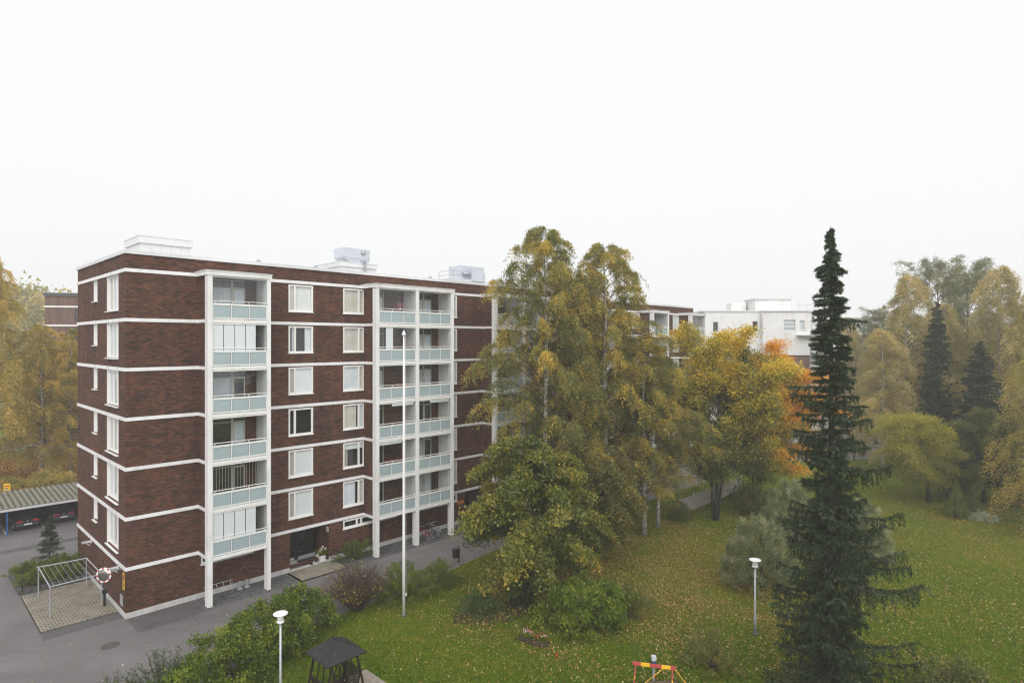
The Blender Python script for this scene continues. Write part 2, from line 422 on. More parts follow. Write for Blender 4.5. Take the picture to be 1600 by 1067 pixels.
LM['grass'] = leaf_mat('grass_blades', [(.0,(.066,.134,.009)),(.45,(.145,.215,.014)),(.8,(.27,.25,.03)),(1,(.32,.25,.055))], trans=.25, gloss=0)
LM['rowan'] = leaf_mat('rose_leaves', [(.0,(.045,.082,.018)),(1,(.14,.20,.05))])
LM['flower'] = leaf_mat('flower_petals', [(.0,(.75,.70,.70)),(.5,(.72,.30,.44)),(1,(.65,.03,.05))], trans=.2)
LM['hosta'] = leaf_mat('pale_variegated_leaves', [(.0,(.16,.22,.10)),(1,(.50,.53,.38))])

# ================================================================== the main apartment block
ANG = R(45.98)
UX, UY = math.cos(ANG), math.sin(ANG)
CORNER = (-21.662, 34.10)
def L2W(x, d, z=0.0):
    """point given along the long facade (x) and behind it (d) -> world"""
    return (CORNER[0] + UX*x - UY*d, CORNER[1] + UY*x + UX*d, z)
def W2L(X, Y):
    a, b = X-CORNER[0], Y-CORNER[1]
    return (a*UX + b*UY, -a*UY + b*UX)
FLOOR_H = 2.8
def ZK(k): return 2.88 + FLOOR_H*k

def wall_holes(mb, P, u0, u1, z0, z1, holes, depth):
    us = sorted({u0, u1, *[h[0] for h in holes], *[h[1] for h in holes]})
    zs = sorted({z0, z1, *[h[2] for h in holes], *[h[3] for h in holes]})
    us = [u for u in us if u0 <= u <= u1]; zs = [z for z in zs if z0 <= z <= z1]
    for j in range(len(zs)-1):
        run = None
        for i in range(len(us)-1):
            cu, cz = (us[i]+us[i+1])/2, (zs[j]+zs[j+1])/2
            solid = not any(h[0] < cu < h[1] and h[2] < cz < h[3] for h in holes)
            if solid and run is None: run = us[i]
            if run is not None and (not solid or i == len(us)-2):
                e = us[i+1] if solid else us[i]
                mb.quad(P(run,zs[j],0), P(e,zs[j],0), P(e,zs[j+1],0), P(run,zs[j+1],0)); run = None
    for (a, b, c, d) in holes:
        mb.quad(P(a,c,0), P(a,c,depth), P(a,d,depth), P(a,d,0)); mb.quad(P(b,c,0), P(b,d,0), P(b,d,depth), P(b,c,depth))
        mb.quad(P(a,d,0), P(a,d,depth), P(b,d,depth), P(b,d,0)); mb.quad(P(a,c,0), P(b,c,0), P(b,c,depth), P(a,c,depth))

def folds(x0, x1, z0, z1, y, amp, n, mb=None):
    mb = mb or MB(); k = max(4, int(n*6)); ph = random.random()*6
    xs = [x0 + (x1-x0)*i/k for i in range(k+1)]
    ys = [y + amp*math.sin(ph + i*2*math.pi*n/k) + amp*.5*math.sin(i*1.7+ph) for i in range(k+1)]
    vs = [(a,b,z0) for a,b in zip(xs,ys)] + [(a,b,z1) for a,b in zip(xs,ys)]
    mb.add(vs, [(i,i+1,i+k+2,i+k+1) for i in range(k)])
    return mb

def window(parent, loc, rz, wd, h, mull, styles, rec=.0, deep=.45, sill=.10, detail=True, lip=.035):
    """frame (part) > pane, curtain, sill; local x along the wall, y into it"""
    fw = .085
    fm = MB()
    y0, y1 = rec-lip, rec+.10
    fm.box(0, fw, y0, y1, 0, h).box(wd-fw, wd, y0, y1, 0, h)
    fm.box(fw, wd-fw, y0, y1, 0, fw).box(fw, wd-fw, y0, y1, h-fw, h)
    xs = [fw] + list(mull) + [wd-fw]
    mw = .04
    for m_ in mull: fm.box(m_-mw, m_+mw, y0+.012, y1-.01, fw, h-fw)
    if rec > .05:                                    # painted reveals of a deep opening
        fm.box(-.004, .012, 0.002, rec-lip, 0, h).box(wd-.012, wd+.004, 0.002, rec-lip, 0, h).box(.012, wd-.012, 0.002, rec-lip, h-.014, h)
    f = obj('window', fm, M['frame'], parent, loc, rz)
    if sill:
        obj('sill', MB().box(-.04, wd+.04, -sill, rec+.02, -.05, -.004), M['frame'], f)
    back = MB().box(-.01, wd+.01, deep, deep+.02, -.01, h+.01)
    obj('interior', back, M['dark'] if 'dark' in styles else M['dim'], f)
    for i in range(len(xs)-1):
        a, b = xs[i]+(mw if i else 0), xs[i+1]-(mw if i < len(xs)-2 else 0)
        if detail:
            cf = MB(); t = .035                      # casement inside each light
            cf.box(a, a+t, y0+.03, y1-.02, fw, h-fw).box(b-t, b, y0+.03, y1-.02, fw, h-fw).box(a+t, b-t, y0+.03, y1-.02, fw, fw+t).box(a+t, b-t, y0+.03, y1-.02, h-fw-t, h-fw)
            obj('casement', cf, M['frame'], f)
        else: t = 0
        obj('pane', MB().box(a+t, b-t, rec+.03, rec+.038, fw+t, h-fw-t), M['glass'], f)
        st = styles[min(i, len(styles)-1)]
        if st == 'sheer': obj('curtain', folds(a, a+(b-a)*random.choice((1,1,1,.82,.9)), .05, h-.1, rec+.10, .0055, max(3, (b-a)*7)), M[random.choice(('sheer','sheer','sheer','sheer_white','sheer_warm'))], f)
        elif st == 'beige': obj('curtain', folds(a, b, .05, h-.1, rec+.10, .006, max(3, (b-a)*7)), M['beige'], f)
        elif st == 'blind': obj('blind', MB().box(a, b, rec+.085, rec+.092, .06, h-.1), M['blind'], f)
        elif st == 'half':
            obj('blind', MB().box(a, b, rec+.13, rec+.14, h*.72, h-.1), M['blind'], f)
            obj('curtain', folds(a, a+(b-a)*.35, .05, h-.1, rec+.2, .02, 3), M['beige'], f)
        elif st == 'side':
            obj('curtain', folds(b-(b-a)*.4, b, .05, h-.1, rec+.11, .014, 4), M['sheer'], f)
    return f

def balcony(parent, x0, wd, zf, style='open', kind='door', top=False):
    """slab and rails (part) > railing panels, glazing, blinds and the wall of windows at its back"""
    b = MB()
    b.box(0, wd, -1.77, -.02, -.22, -.02)                                   # slab
    b.box(0, wd, -1.805, -1.77, -.22, -.015)                                    # white slab edge
    b.box(0, wd, -1.815, -1.805, -.10, -.075)                                # drip line
    f = obj('balcony', b, M['frame'], parent, (x0, 0, zf))
    def sub(nm, *bx):
        obj(nm, cached((nm, bx), lambda: MB().box(*bx).mesh(nm, M['frame'])), None, f)
    sub('spout', wd*.53, wd*.53+.07, -1.93, -1.805, -.15, -.11)
    sub('rail', 0, wd, -1.80, -1.73, .02, .09); sub('rail', 0, wd, -1.81, -1.72, .83, .935)
    for q in (.0, wd/3-.02, wd*2/3-.02, wd-.04): sub('mullion', q, q+.04, -1.80, -1.74, .09, .83)
    sub('head_rail', 0, wd, -1.79, -1.74, 2.50, 2.56)
    hr = MB().tube([(0,-1.84,1.075),(wd,-1.84,1.075)], .022, 8)
    for i in range(4): hr.box(.1+(wd-.25)*i/3, .13+(wd-.25)*i/3, -1.845, -1.80, .93, 1.07)
    obj('handrail', hr, M['frame'], f)
    for i in range(3):
        a, e = wd*i/3+.045, wd*(i+1)/3-.045
        obj('railing_panel', cached(('rp', round(e-a,3)), lambda: MB().box(0, e-a, -1.78, -1.765, .09, .83).mesh('railing_panel', M['panel'])), None, f, (a,0,0))
    np_ = 5
    pw = wd/np_
    for i in range(np_):
        obj('glazing_pane', cached(('gp', round(pw,3)), lambda: MB().box(.006, pw-.006, -1.765, -1.757, .94, 2.50).mesh('glazing_pane', M['glass_balcony'])), None, f, (pw*i,0,0))
    # back wall joinery
    if kind == 'door':
        xw, xd0, xd1 = wd*.53, wd*.57, wd*.80
        wins = [(.02, wd*.16, .45, 2.0, 'w'), (wd*.20, xw, .45, 2.0, 'w'), (.02, wd*.16, 2.06, 2.46, 't'), (wd*.20, xw, 2.06, 2.46, 't'), (xd0, xd1-.0, 2.06, 2.46, 't'), (xd0+.07, xd1-.07, .25, 1.92, 'd')]
        fr0, fr1 = 0, xd1
    else:
        xw = wd*.47
        wins = [(.04, xw-.08, .45, 2.0, 'w'), (.04, xw-.08, 2.06, 2.46, 't')]
        fr0, fr1 = 0, xw
    j = MB()
    def P(u, z, d): return (u, -.09+d, z)
    holes = [(a, e, c, d_) for (a, e, c, d_, t) in wins]
    wall_holes(j, P, fr0, fr1, .0, 2.52, holes, .045)
    j.quad((fr1,-.09,0),(fr1,-.01,0),(fr1,-.01,2.52),(fr1,-.09,2.52))
    obj('balcony_window_wall', j, M['backwall'], f)
    for (a, e, c, d_, t) in wins:
        obj('balcony_door_pane' if t == 'd' else 'pane', MB().box(a-.002, e+.002, -.062, -.058, c-.002, d_+.002), M['glass'], f)
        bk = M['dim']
        if t in 'wd' and style in ('open', 'plants', 'dimsheer'): bk = M['sheer'] if random.random() < (.75 if style == 'dimsheer' else .45) else M['dark']
        if t in 'wd' and style == 'light': bk = M['sheer']
        obj('curtain', folds(a, e, c, d_, -.035, .006, max(2,(e-a)*6)), bk, f)  # dim and dark ones are backings with room shade in their colour
    if style == 'blinds':
        for i in range(4):
            obj('blind', MB().box(pw*i+.02, pw*i+pw-.02, -1.735, -1.725, .80, 2.50), M['blind'], f)
    elif style == 'stripes':
        n = 17
        for i in range(n):
            t = .6
            s = MB(); xx = .04+(wd*.94)*i/n; dx = .065
            s.quad((xx,-1.70,.9),(xx+dx,-1.62,.9),(xx+dx,-1.62,2.48),(xx,-1.70,2.48))
            obj('blind_slat', s, M['beige'], f)
    elif style == 'onepanel':
        obj('blind', MB().box(pw*.95, pw*1.9, -1.735, -1.725, .80, 2.50), M['blind'], f)
    elif style == 'half':
        obj('blind', MB().box(wd*.35, wd*.95, -1.735, -1.725, 2.30, 2.50), M['blind'], f)
    elif style == 'laundry':
        obj('blind', MB().box(0.02, wd*.62, -1.735, -1.725, 2.32, 2.50), M['blind'], f)
    return f

def bay(root, x0, cols, spans, kinds, styles, nfl=6, ztop=None):
    """white columns, brick cheek, roof slab and the balconies hung between them"""
    zt = ZK(nfl) + .02
    xe = cols[-1][1]
    for (a, b_) in cols:
        obj('column', MB().box(a+.015, b_-.015, -1.84, -1.38, 0, zt-.24), M['white_col'], root)
    ck = MB(); ck.box(x0+.12, x0+.26, -1.378, -.004, ZK(0)-.21, zt-.24)
    obj('brick_cheek', ck, M['brick'], root)
    obj('side_panel', MB().box(xe-.14, xe-.03, -1.278, -.004, ZK(0)-.2, zt-.24), M['white_col'], root)
    for i in range(1, len(cols)-1):
        obj('partition', MB().box(cols[i][0]+.1, cols[i][0]+.2, -1.278, -.1, ZK(0)-.2, zt-.24), M['white_col'], root)
    rf = MB(); rf.box(x0-.06, xe+.04, -1.88, -.004, zt-.24, zt+.02); rf.box(x0-.10, xe+.08, -1.93, -.0, zt+.02, zt+.06)
    obj('balcony_roof', rf, M['white_col'], root)
    for k in range(nfl):
        obj('band', MB().box(x0+.085, x0+.119, -1.378, -.052, ZK(k)-.2, ZK(k)), M['white'], root)
        for (a, e), kd, st in zip(spans, kinds, styles):
            balcony(root, a, e-a, ZK(k), st[k], kd)

main = thing('apartment_building', 'seven storey dark red brick apartment block with white bands and glazed balconies', 'apartment building', (CORNER[0], CORNER[1], 0), ANG, 'apartment blocks around the yard')
LEN, DEP, ZTOP = 44.0, 12.08, 20.5

w1s = ['blind', 'blind', 'dark', 'blind', 'side', 'sheer']            # storey 1..6
w2s = ['sheer', 'half', 'sheer', 'sheer', 'sheer', 'sheer']
holes = []
cols_win = [(9.51, 11.28, 'L', w1s), (13.62, 15.38, 'R', w2s), (22.75, 24.42, 'R', ['sheer']*6), (36.0, 37.8, 'L', ['sheer']*6), (40.2, 42.0, 'R', w1s)]
for (a, b_, s_, st) in cols_win:
    for k in range(6): holes.append((a, b_, ZK(k)+.70, ZK(k)+2.52))
ENT = [(9.61, 12.50, .32, 2.66), (25.30, 27.25, .32, 2.66)]
holes += ENT
STRIP = [(3.97, 7.1, 2.02, 2.62), (13.62, 18.2, 2.02, 2.62), (20.3, 24.42, 2.02, 2.62)]
holes += STRIP
fw_ = MB()
wall_holes(fw_, lambda u, z, d: (u, d, z), 0, LEN, .32, ZTOP, holes, .45)
# gable wall with deep windows
gw = [(1.51, 4.14, 2.37), (6.47, 7.46, 1.63)]
gh = []
for (a, b_, dn) in gw:
    for k in range(6): gh.append((a, b_, ZK(k+1)-dn+.06, ZK(k+1)-.215))
wall_holes(fw_, lambda u, z, d: (d, u, z), 0, DEP, .32, ZTOP, gh, .45)
fw_.quad((0,DEP,.0),(LEN,DEP,.0),(LEN,DEP,ZTOP),(0,DEP,ZTOP)).quad((LEN,0,0),(LEN,DEP,0),(LEN,DEP,ZTOP),(LEN,0,ZTOP))
obj('brick_wall', fw_, M['brick'], main)
# plinth, split round the entrances
pl = MB()
segs = [(-.02, ENT[0][0]), (ENT[0][1], ENT[1][0]), (ENT[1][1], LEN)]
for (a, b_) in segs: pl.box(a, b_, -.022, .1, -.3, .32)
pl.box(-.022, .0, .1, DEP, -.3, .32)
obj('plinth', pl, M['plinth'], main)
# bands, each storey its own piece; they stop at the balcony bays
gaps = [(3.70, 7.49), (15.19, 22.55), (27.2, 34.6)]
for k in range(7):
    z0, z1 = ZK(k)-.2, ZK(k)
    x = -.05
    for (g0, g1) in gaps + [(LEN, LEN)]:
        obj('band', MB().box(x, min(g0+.12, LEN), -.05, .04, z0, z1), M['white'], main); x = g1-.03
    obj('band', MB().box(-.05, .04, .04, DEP+.03, z0, z1), M['white'], main)
# roof and its flashing
obj('roof', MB().box(.25, LEN-.25, .25, DEP-.25, ZTOP-.35, ZTOP-.02), M['roof'], main)
fl = MB()
for (x0, x1, y0, y1) in ((-.10, LEN+.1, -.10, .28), (-.10, LEN+.1, DEP-.28, DEP+.10), (-.10, .28, .28, DEP-.28), (LEN-.28, LEN+.1, .28, DEP-.28)):
    fl.box(x0, x1, y0, y1, ZTOP+.0, ZTOP+.21)
obj('roof_flashing', fl, M['flash'], main)
# windows
for (a, b_, s_, st) in cols_win:
    for k in range(6):
        wd = b_-a
        mull = [.46] if s_ == 'L' else [wd-.46]
        sty = st[k]
        both = [sty, sty]
        if sty == 'blind': both = ['beige', 'blind'] if s_ == 'L' else ['blind', 'beige']
        window(main, (a, 0, ZK(k)+.70), 0, wd, 1.82, mull, both, detail=a < 30)
for (a, b_, dn) in gw:
    for k in range(6):
        wd, h = b_-a, dn-.06-.215
        mull = [wd*.33, wd*.66] if wd > 2 else []
        window(main, (0, b_, ZK(k+1)-dn+.06), R(-90), wd, h, mull, ['sheer'], rec=.16, sill=.12)
for (a, b_, c, d_) in STRIP:
    wd = b_-a
    window(main, (a, 0, c), 0, wd, d_-c, [wd*.25, wd*.33, wd*.58, wd*.66] if wd > 3.5 else [wd*.33, wd*.66], ['dark'], deep=.44)
# the balcony bays
bay(main, 3.70, [(3.70, 4.0), (7.23, 7.49)], [(4.0, 7.23)], ['door'], [['blinds', 'stripes', 'open', 'open', 'blinds', 'light']])
bay(main, 15.19, [(15.19, 15.49), (18.74, 19.07), (22.24, 22.55)], [(15.49, 18.74), (19.07, 22.24)], ['plain', 'door'],
    [['open', 'laundry', 'half', 'plants', 'onepanel', 'light'], ['dimsheer', 'dimsheer', 'half', 'open', 'light', 'dimsheer']])
bay(main, 27.2, [(27.2, 27.5), (30.75, 31.08), (34.3, 34.6)], [(27.5, 30.75), (31.08, 34.3)], ['plain', 'door'],
    [['open']*6, ['light']*6])
# entrance porch
for n_, (a, b_, c, d_) in enumerate(ENT):
    po = MB()
    po.quad((a,.45,-.02),(a,1.7,-.02),(a,1.7,2.66),(a,.45,2.66)).quad((b_,.45,-.02),(b_,1.7,-.02),(b_,1.7,2.66),(b_,.45,2.66))
    po.quad((a,0,0),(a,.45,0),(a,.45,.32),(a,0,.32)).quad((b_,0,0),(b_,.45,0),(b_,.45,.32),(b_,0,.32))
    obj('porch_wall', po, M['brick'], main)
    obj('porch_ceiling', MB().box(a, b_, .45, 1.7, 2.661, 2.70), M['white'], main)
    obj('porch_floor', MB().box(a, b_, .02, 1.7, -.1, .13), M['plinth'], main)
    obj('door_mat', MB().box(a+1.1, b_-.25, .25, 1.4, .131, .145), M['darkwood'], main)
    df = MB(); df.box(a, b_, 1.60, 1.69, 2.45, 2.66)
    for xx in (a, a+.12, a+1.15, a+1.25, b_-.1): df.box(xx, xx+.09, 1.60, 1.68, .13, 2.45)
    df.box(a, b_, 1.61, 1.67, .13, .35).box(a, b_, 1.61, 1.67, 1.15, 1.22)
    dr = obj('entrance_door', df, M['black'], main)
    obj('pane', MB().box(a+.02, b_-.02, 1.635, 1.645, .35, 2.45), M['glass'], dr)
    obj('kick_plate', MB().box(a+.25, a+1.1, 1.595, 1.60, .16, .34), M['beige'], dr)
    obj('kick_plate', MB().box(a+1.4, b_-.2, 1.595, 1.60, .16, .34), M['galv'], dr)
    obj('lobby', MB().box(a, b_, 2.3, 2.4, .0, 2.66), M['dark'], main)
    if n_ == 0:
        pp = obj('number_plate', MB().box(b_-.022, b_-.002, .06, .34, 2.08, 2.42), M['white'], main)
        cu = bpy.data.curves.new('plate_letter', 'FONT'); cu.body = 'B'; cu.size = .30; cu.align_x = 'CENTER'; cu.extrude = .001
        cu.materials.append(M['black'])
        to = put(bpy.data.objects.new('plate_letter', cu), pp)
        bpy.context.view_layer.update()
        lm_ = bpy.data.meshes.new_from_object(to.evaluated_get(bpy.context.evaluated_depsgraph_get()))
        bpy.data.objects.remove(to); to = put(bpy.data.objects.new('letter', lm_), pp)
        to.location = (b_-.025, .20, 2.15); to.rotation_euler = (R(90), 0, R(-90))
# rooftop plant rooms
def panel_box(root, part, x0, x1, y0, y1, z0, z1, capz, pw=.52, mat='sheetmetal'):
    f = obj(part, MB().box(x0+.03, x1-.03, y0+.03, y1-.03, z0, z1), M[mat], root)
    def run(a, b, horizontal, fixed):
        n = max(1, round((b-a)/pw)); s = (b-a)/n
        for i in range(n):
            if horizontal: mb = MB().box(a+s*i+.008, a+s*(i+1)-.008, fixed, fixed+.028, z0, z1-.002)
            else: mb = MB().box(fixed, fixed+.028, a+s*i+.008, a+s*(i+1)-.008, z0, z1-.002)
            obj('panel', mb, M[mat], f)
    run(x0, x1, True, y0); run(y0+.03, y1, False, x0)
    if capz: obj('cap', MB().box(x0-.10, x1+.10, y0-.10, y1+.10, z1, z1+capz).box(x0-.13, x1+.13, y0-.13, y1+.13, z1+capz, z1+capz+.05), M['sheetmetal'], f)
    return f
panel_box(main, 'roof_plant_room', 1.40, 4.24, 2.6, 5.7, ZTOP, ZTOP+1.05, .42)
panel_box(main, 'roof_plant_room', 15.0, 18.1, 2.6, 6.2, ZTOP, ZTOP+.85, .33, .9)
fan = MB(); fan.box(15.5, 17.8, 3.0, 4.6, ZTOP+1.68, ZTOP+2.4)
vs = [(15.5,3.0,ZTOP+1.68),(17.8,3.0,ZTOP+1.68),(17.8,4.6,ZTOP+1.68),(15.5,4.6,ZTOP+1.68),(16.1,3.15,ZTOP+1.2),(17.75,3.15,ZTOP+1.2),(17.75,4.5,ZTOP+1.2),(16.1,4.5,ZTOP+1.2)]
fan.add(vs, [(0,1,5,4),(1,2,6,5),(2,3,7,6),(3,0,4,7)])
fu = obj('ventilation_unit', fan, M['galv_light'], main)
obj('duct', MB().box(16.9, 17.05, 2.3, 2.5, ZTOP-.1, ZTOP+1.3).box(16.6, 17.05, 2.3, 2.5, ZTOP+1.3, ZTOP+1.42), M['galv'], fu)
obj('motor', MB().lathe([(.16,0),(.2,.05),(.2,.25),(.05,.3)], 12, (17.15, 2.92, ZTOP+2.0)), M['galv'], fu)
f3 = panel_box(main, 'roof_plant_room', 25.9, 30.2, 2.6, 5.5, ZTOP, ZTOP+.5, .18, 1.0)
v3 = obj('ventilation_unit', MB().box(27.4, 29.9, 2.9, 4.6, ZTOP+.7, ZTOP+2.05).box(28.4, 29.95, 2.5, 2.9, ZTOP-.1, ZTOP+2.0), M['galv_light'], main)
rl = MB()
for (x_, y_) in ((26.4,2.8),(26.4,4.8),(30.3,2.8),(30.3,4.8)): rl.box(x_, x_+.04, y_, y_+.04, ZTOP+.68, ZTOP+1.5)
for z_ in (1.1, 1.5): rl.box(26.4, 27.35, 2.8, 2.84, ZTOP+z_, ZTOP+z_+.04).box(26.4,26.44,2.84,4.8,ZTOP+z_,ZTOP+z_+.04).box(30.3,30.34,2.84,4.8,ZTOP+z_,ZTOP+z_+.04)
obj('guard_rail', rl, M['galv'], v3)
obj('fan_housing', MB().lathe([(.3,0),(.42,.04),(.42,.22),(.15,.3)], 14, (27.9, 2.75, ZTOP+1.2)), M['galv'], v3)
vp = MB()
for x_ in (8.2, 12.4, 22.9, 33.5): vp.lathe([(.09,0),(.09,.55),(.15,.55),(.15,.68),(.04,.74)], 10, (x_, 1.7, ZTOP-.05))
for i, x_ in enumerate((8.2, 12.4, 22.9, 33.5)):
    obj('vent_pipe', cached('ventpipe', lambda: MB().lathe([(.09,0),(.09,.45),(.15,.45),(.15,.58),(.04,.64)], 10).mesh('vent_pipe', M['galv'])), None, main, (x_, 1.7, ZTOP-.03))
obj('roof_hatch', MB().box(19.2, 24.2, 3.4, 8.0, ZTOP-.02, ZTOP+.42).box(19.0, 24.4, 3.3, 8.1, ZTOP+.42, ZTOP+.5), M['roof'], main)

# ------------------------------------------------------------------ the lower block beyond the birches
far = thing('apartment_building', 'lower continuation of the brick block half hidden behind the tall birches', 'apartment building', L2W(44.02, 0.0, -.52), ANG, 'apartment blocks around the yard')
FL = 22.2
fholes = []
fw2 = [(2.2, 3.9, 'L'), (7.2, 9.0, 'R'), (14.0, 15.8, 'L'), (16.75, 18.35, 'R')]
for (a, b_, s_) in fw2:
    for k in range(6): fholes.append((a, b_, ZK(k)+.70, ZK(k)+2.52))
fwall = MB()
wall_holes(fwall, lambda u, z, d: (u, d, z), 0, FL, .0, ZTOP, fholes, .45)
fwall.quad((FL,0,0),(FL,DEP,0),(FL,DEP,ZTOP),(FL,0,ZTOP)).quad((0,DEP,0),(FL,DEP,0),(FL,DEP,ZTOP),(0,DEP,ZTOP)).quad((0,0,0),(0,DEP,0),(0,DEP,ZTOP),(0,0,ZTOP))
obj('brick_wall', fwall, M['brick'], far)
for k in range(7):
    for (q0, q1) in ((0, 8.9), (12.6, 18.4)): obj('band', MB().box(q0, q1, -.05, .04, ZK(k)-.2, ZK(k)), M['white'], far)
obj('roof', MB().box(0, FL+.1, -.1, DEP+.1, ZTOP, ZTOP+.21), M['flash'], far)
for (a, b_, s_) in fw2:
    for k in range(6):
        window(far, (a, 0, ZK(k)+.70), 0, b_-a, 1.82, [.46] if s_ == 'L' else [b_-a-.46], [random.choice(['sheer', 'blind', 'dark', 'sheer'])], detail=False)
bay(far, 8.9, [(8.9, 9.2), (12.3, 12.6)], [(9.2, 12.3)], ['door'], [['open', 'light']*3])
bay(far, 18.2, [(18.2, 18.5), (21.9, 22.2)], [(18.5, 21.9)], ['door'], [['open', 'light', 'stripes', 'light', 'open', 'light']])

# ------------------------------------------------------------------ white building beyond the maples
def far_window(root, x0, x1, z0, z1, y, mull=1, rows=0):
    fm = MB(); fw = .08
    fm.box(x0, x0+fw, y-.05, y+.05, z0, z1).box(x1-fw, x1, y-.05, y+.05, z0, z1).box(x0+fw, x1-fw, y-.05, y+.05, z0, z0+fw).box(x0+fw, x1-fw, y-.05, y+.05, z1-fw, z1)
    for i in range(mull):
        xm = x0+(x1-x0)*(i+1)/(mull+1); fm.box(xm-.04, xm+.04, y-.045, y+.045, z0+fw, z1-fw)
    for i in range(rows):
        zm = z0+(z1-z0)*(i+1)/(rows+1); fm.box(x0+fw, x1-fw, y-.04, y+.04, zm-.03, zm+.03)
    f = obj('window', fm, M['frame'], root)
    obj('pane', MB().box(x0+fw, x1-fw, y, y+.01, z0+fw, z1-fw), M['glass'], f)
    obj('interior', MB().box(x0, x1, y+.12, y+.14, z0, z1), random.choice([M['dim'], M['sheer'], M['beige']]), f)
    return f
wb = thing('apartment_building', 'white plastered building with stepped roof and brown brick lower wall beyond the maples', 'apartment building', (33.4, 106.0, 0), 0, 'apartment blocks around the yard')
whole = MB()
WH = [(1.6,2.6,17.2,19.0),(8.5,9.5,17.2,19.1),(1.6,2.6,13.8,15.6)]
wall_holes(whole, lambda u, z, d: (u, d, z), 0, 9.0+.8, 0, 20.7, WH, .3)
wall_holes(whole, lambda u, z, d: (u, d-1.2, z), 9.8, 18.0, 13.2, 20.7, [(10.9,12.9,12.0+1.21,15.2),(13.4,15.5,17.3,19.3),(16.2,17.1,17.2,19.2)], .3)
whole.quad((9.8,-1.2,12.0),(9.8,0,12.0),(9.8,0,20.7),(9.8,-1.2,20.7))
whole.box(18.0, 24.0, .6, .8, 0, 20.6)
whole.quad((18.0,-1.2,13.2),(18.0,.6,13.2),(18.0,.6,20.7),(18.0,-1.2,20.7))
whole.quad((9.8,-1.2,13.2),(18,-1.2,13.2),(18,0,13.2),(9.8,0,13.2))
obj('plaster_wall', whole, M['white_col'], wb)
lb = MB(); lb.box(9.8, 18.0, -1.0, 0, 0, 13.19)
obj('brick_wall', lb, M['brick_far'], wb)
obj('roof', MB().box(-.2, 9.8, -.15, 10, 20.7, 20.95).box(9.8, 18.2, -1.4, 10, 20.7, 20.95).box(18.2, 24.2, .4, 10, 20.6, 20.8), M['flash'], wb)
ph = obj('penthouse', MB().box(9.9, 16.2, 2.2, 7, 20.95, 23.0), M['white_col'], wb)
obj('penthouse_roof', MB().box(9.7, 16.4, 2.0, 7.2, 23.0, 23.25), M['flash'], ph)
obj('penthouse', MB().box(6.8, 9.5, 5.5, 8, 20.95, 22.6), M['white_col'], wb)
obj('penthouse', MB().box(16.4, 18.0, 4.5, 7, 20.95, 22.6), M['white_col'], wb)
gr = MB()
for i in range(9): gr.box(12+i*1.4, 12.05+i*1.4, -1.1, -1.05, 20.95, 21.9)
gr.box(12, 23.3, -1.1, -1.05, 21.85, 21.9)
gr.box(18.2, 23.3, 1.2, 1.25, 22.0, 22.1)
obj('roof_railing', gr, M['galv_light'], wb)
for (a, b_, c, d_) in WH: far_window(wb, a, b_, c, d_, .1, 0)
far_window(wb, 10.9, 12.9, 13.21, 15.2, -1.1, 2, 1)
far_window(wb, 13.4, 15.5, 17.3, 19.3, -1.1, 0, 2)
far_window(wb, 16.2, 17.1, 17.2, 19.2, -1.1, 0)
for k, z_ in enumerate((17.3, 14.0, 10.7, 7.4)):
    bb = obj('balcony', MB().box(18.3, 23.6, -1.2, .6, z_-.35, z_-.1), M['white_col'], wb); obj('rail', MB().box(18.3, 23.6, -1.25, -1.15, z_+.95, z_+1.05), M['white_col'], bb)
    for i in range(2): obj('railing_panel', MB().box(18.35+i*2.65, 20.9+i*2.65, -1.22, -1.2, z_, z_+.95), M['white_col'], bb)
    far_window(wb, 18.6, 21.2, z_+.2, z_+2.1, .55, 2); far_window(wb, 21.6, 23.5, z_+.2, z_+2.1, .55, 1)
obj('awning', MB().box(15.6, 20.6, -2.3, -1.22, 16.55, 16.7), M['flash'], wb)
obj('downpipe', MB().box(20.85, 21.0, -1.45, -1.3, 3, 19.9), M['flash'], wb)

# ------------------------------------------------------------------ pale building far in the fog
fb = thing('apartment_building', 'pale foggy building far behind between the spruce and the yellow birch', 'apartment building', (84.5, 158.0, 0), R(-4), 'apartment blocks around the yard')
obj('plaster_wall', MB().box(0, 13, 0, 10, 17.4, 21.6), M['white_col'], fb)
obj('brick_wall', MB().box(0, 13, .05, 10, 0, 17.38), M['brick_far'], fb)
obj('roof', MB().box(-.3, 13.3, -.3, 10.3, 21.6, 21.9).box(1, 12, 2, 8, 21.9, 22.8), M['flash'], fb)
for i in range(5): far_window(fb, .8+i*2.4, 2.6+i*2.4, 18.1, 20.2, -.06, 1)
for k in range(4):
    for i in range(3): far_window(fb, 1.2+i*4, 3.2+i*4, 3+k*3.4, 5+k*3.4, -.02, 1)

# ------------------------------------------------------------------ brown building behind the left birches
lf = thing('apartment_building', 'brown brick building with white bands behind the yellow birches on the hillside', 'apartment building', (-70.4, 91.6, 0), R(12), 'apartment blocks around the yard')
LZ = 22.9
lw = MB(); lh = []
for k in range(7): lh += [(4.0, 7.4, LZ-4.35-2.85*k, LZ-2.45-2.85*k), (10.0, 13.4, LZ-4.35-2.85*k, LZ-2.45-2.85*k)]
wall_holes(lw, lambda u, z, d: (u, d, z), 0, 18, 0, LZ-.5, lh, .25)
wall_holes(lw, lambda u, z, d: (d, u, z), 0, 12, 0, LZ-.5, [], .25)
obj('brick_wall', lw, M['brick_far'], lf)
obj('roof', MB().box(-.15, 18.1, -.15, 12, LZ-.5, LZ), M['stone_dark'], lf)
for k in range(7):
    z_ = LZ-2.2-2.85*k
    obj('band', MB().box(-.06, 18, -.06, .04, z_, z_+.25).box(-.06, .04, .04, 12, z_, z_+.25), M['white'], lf)
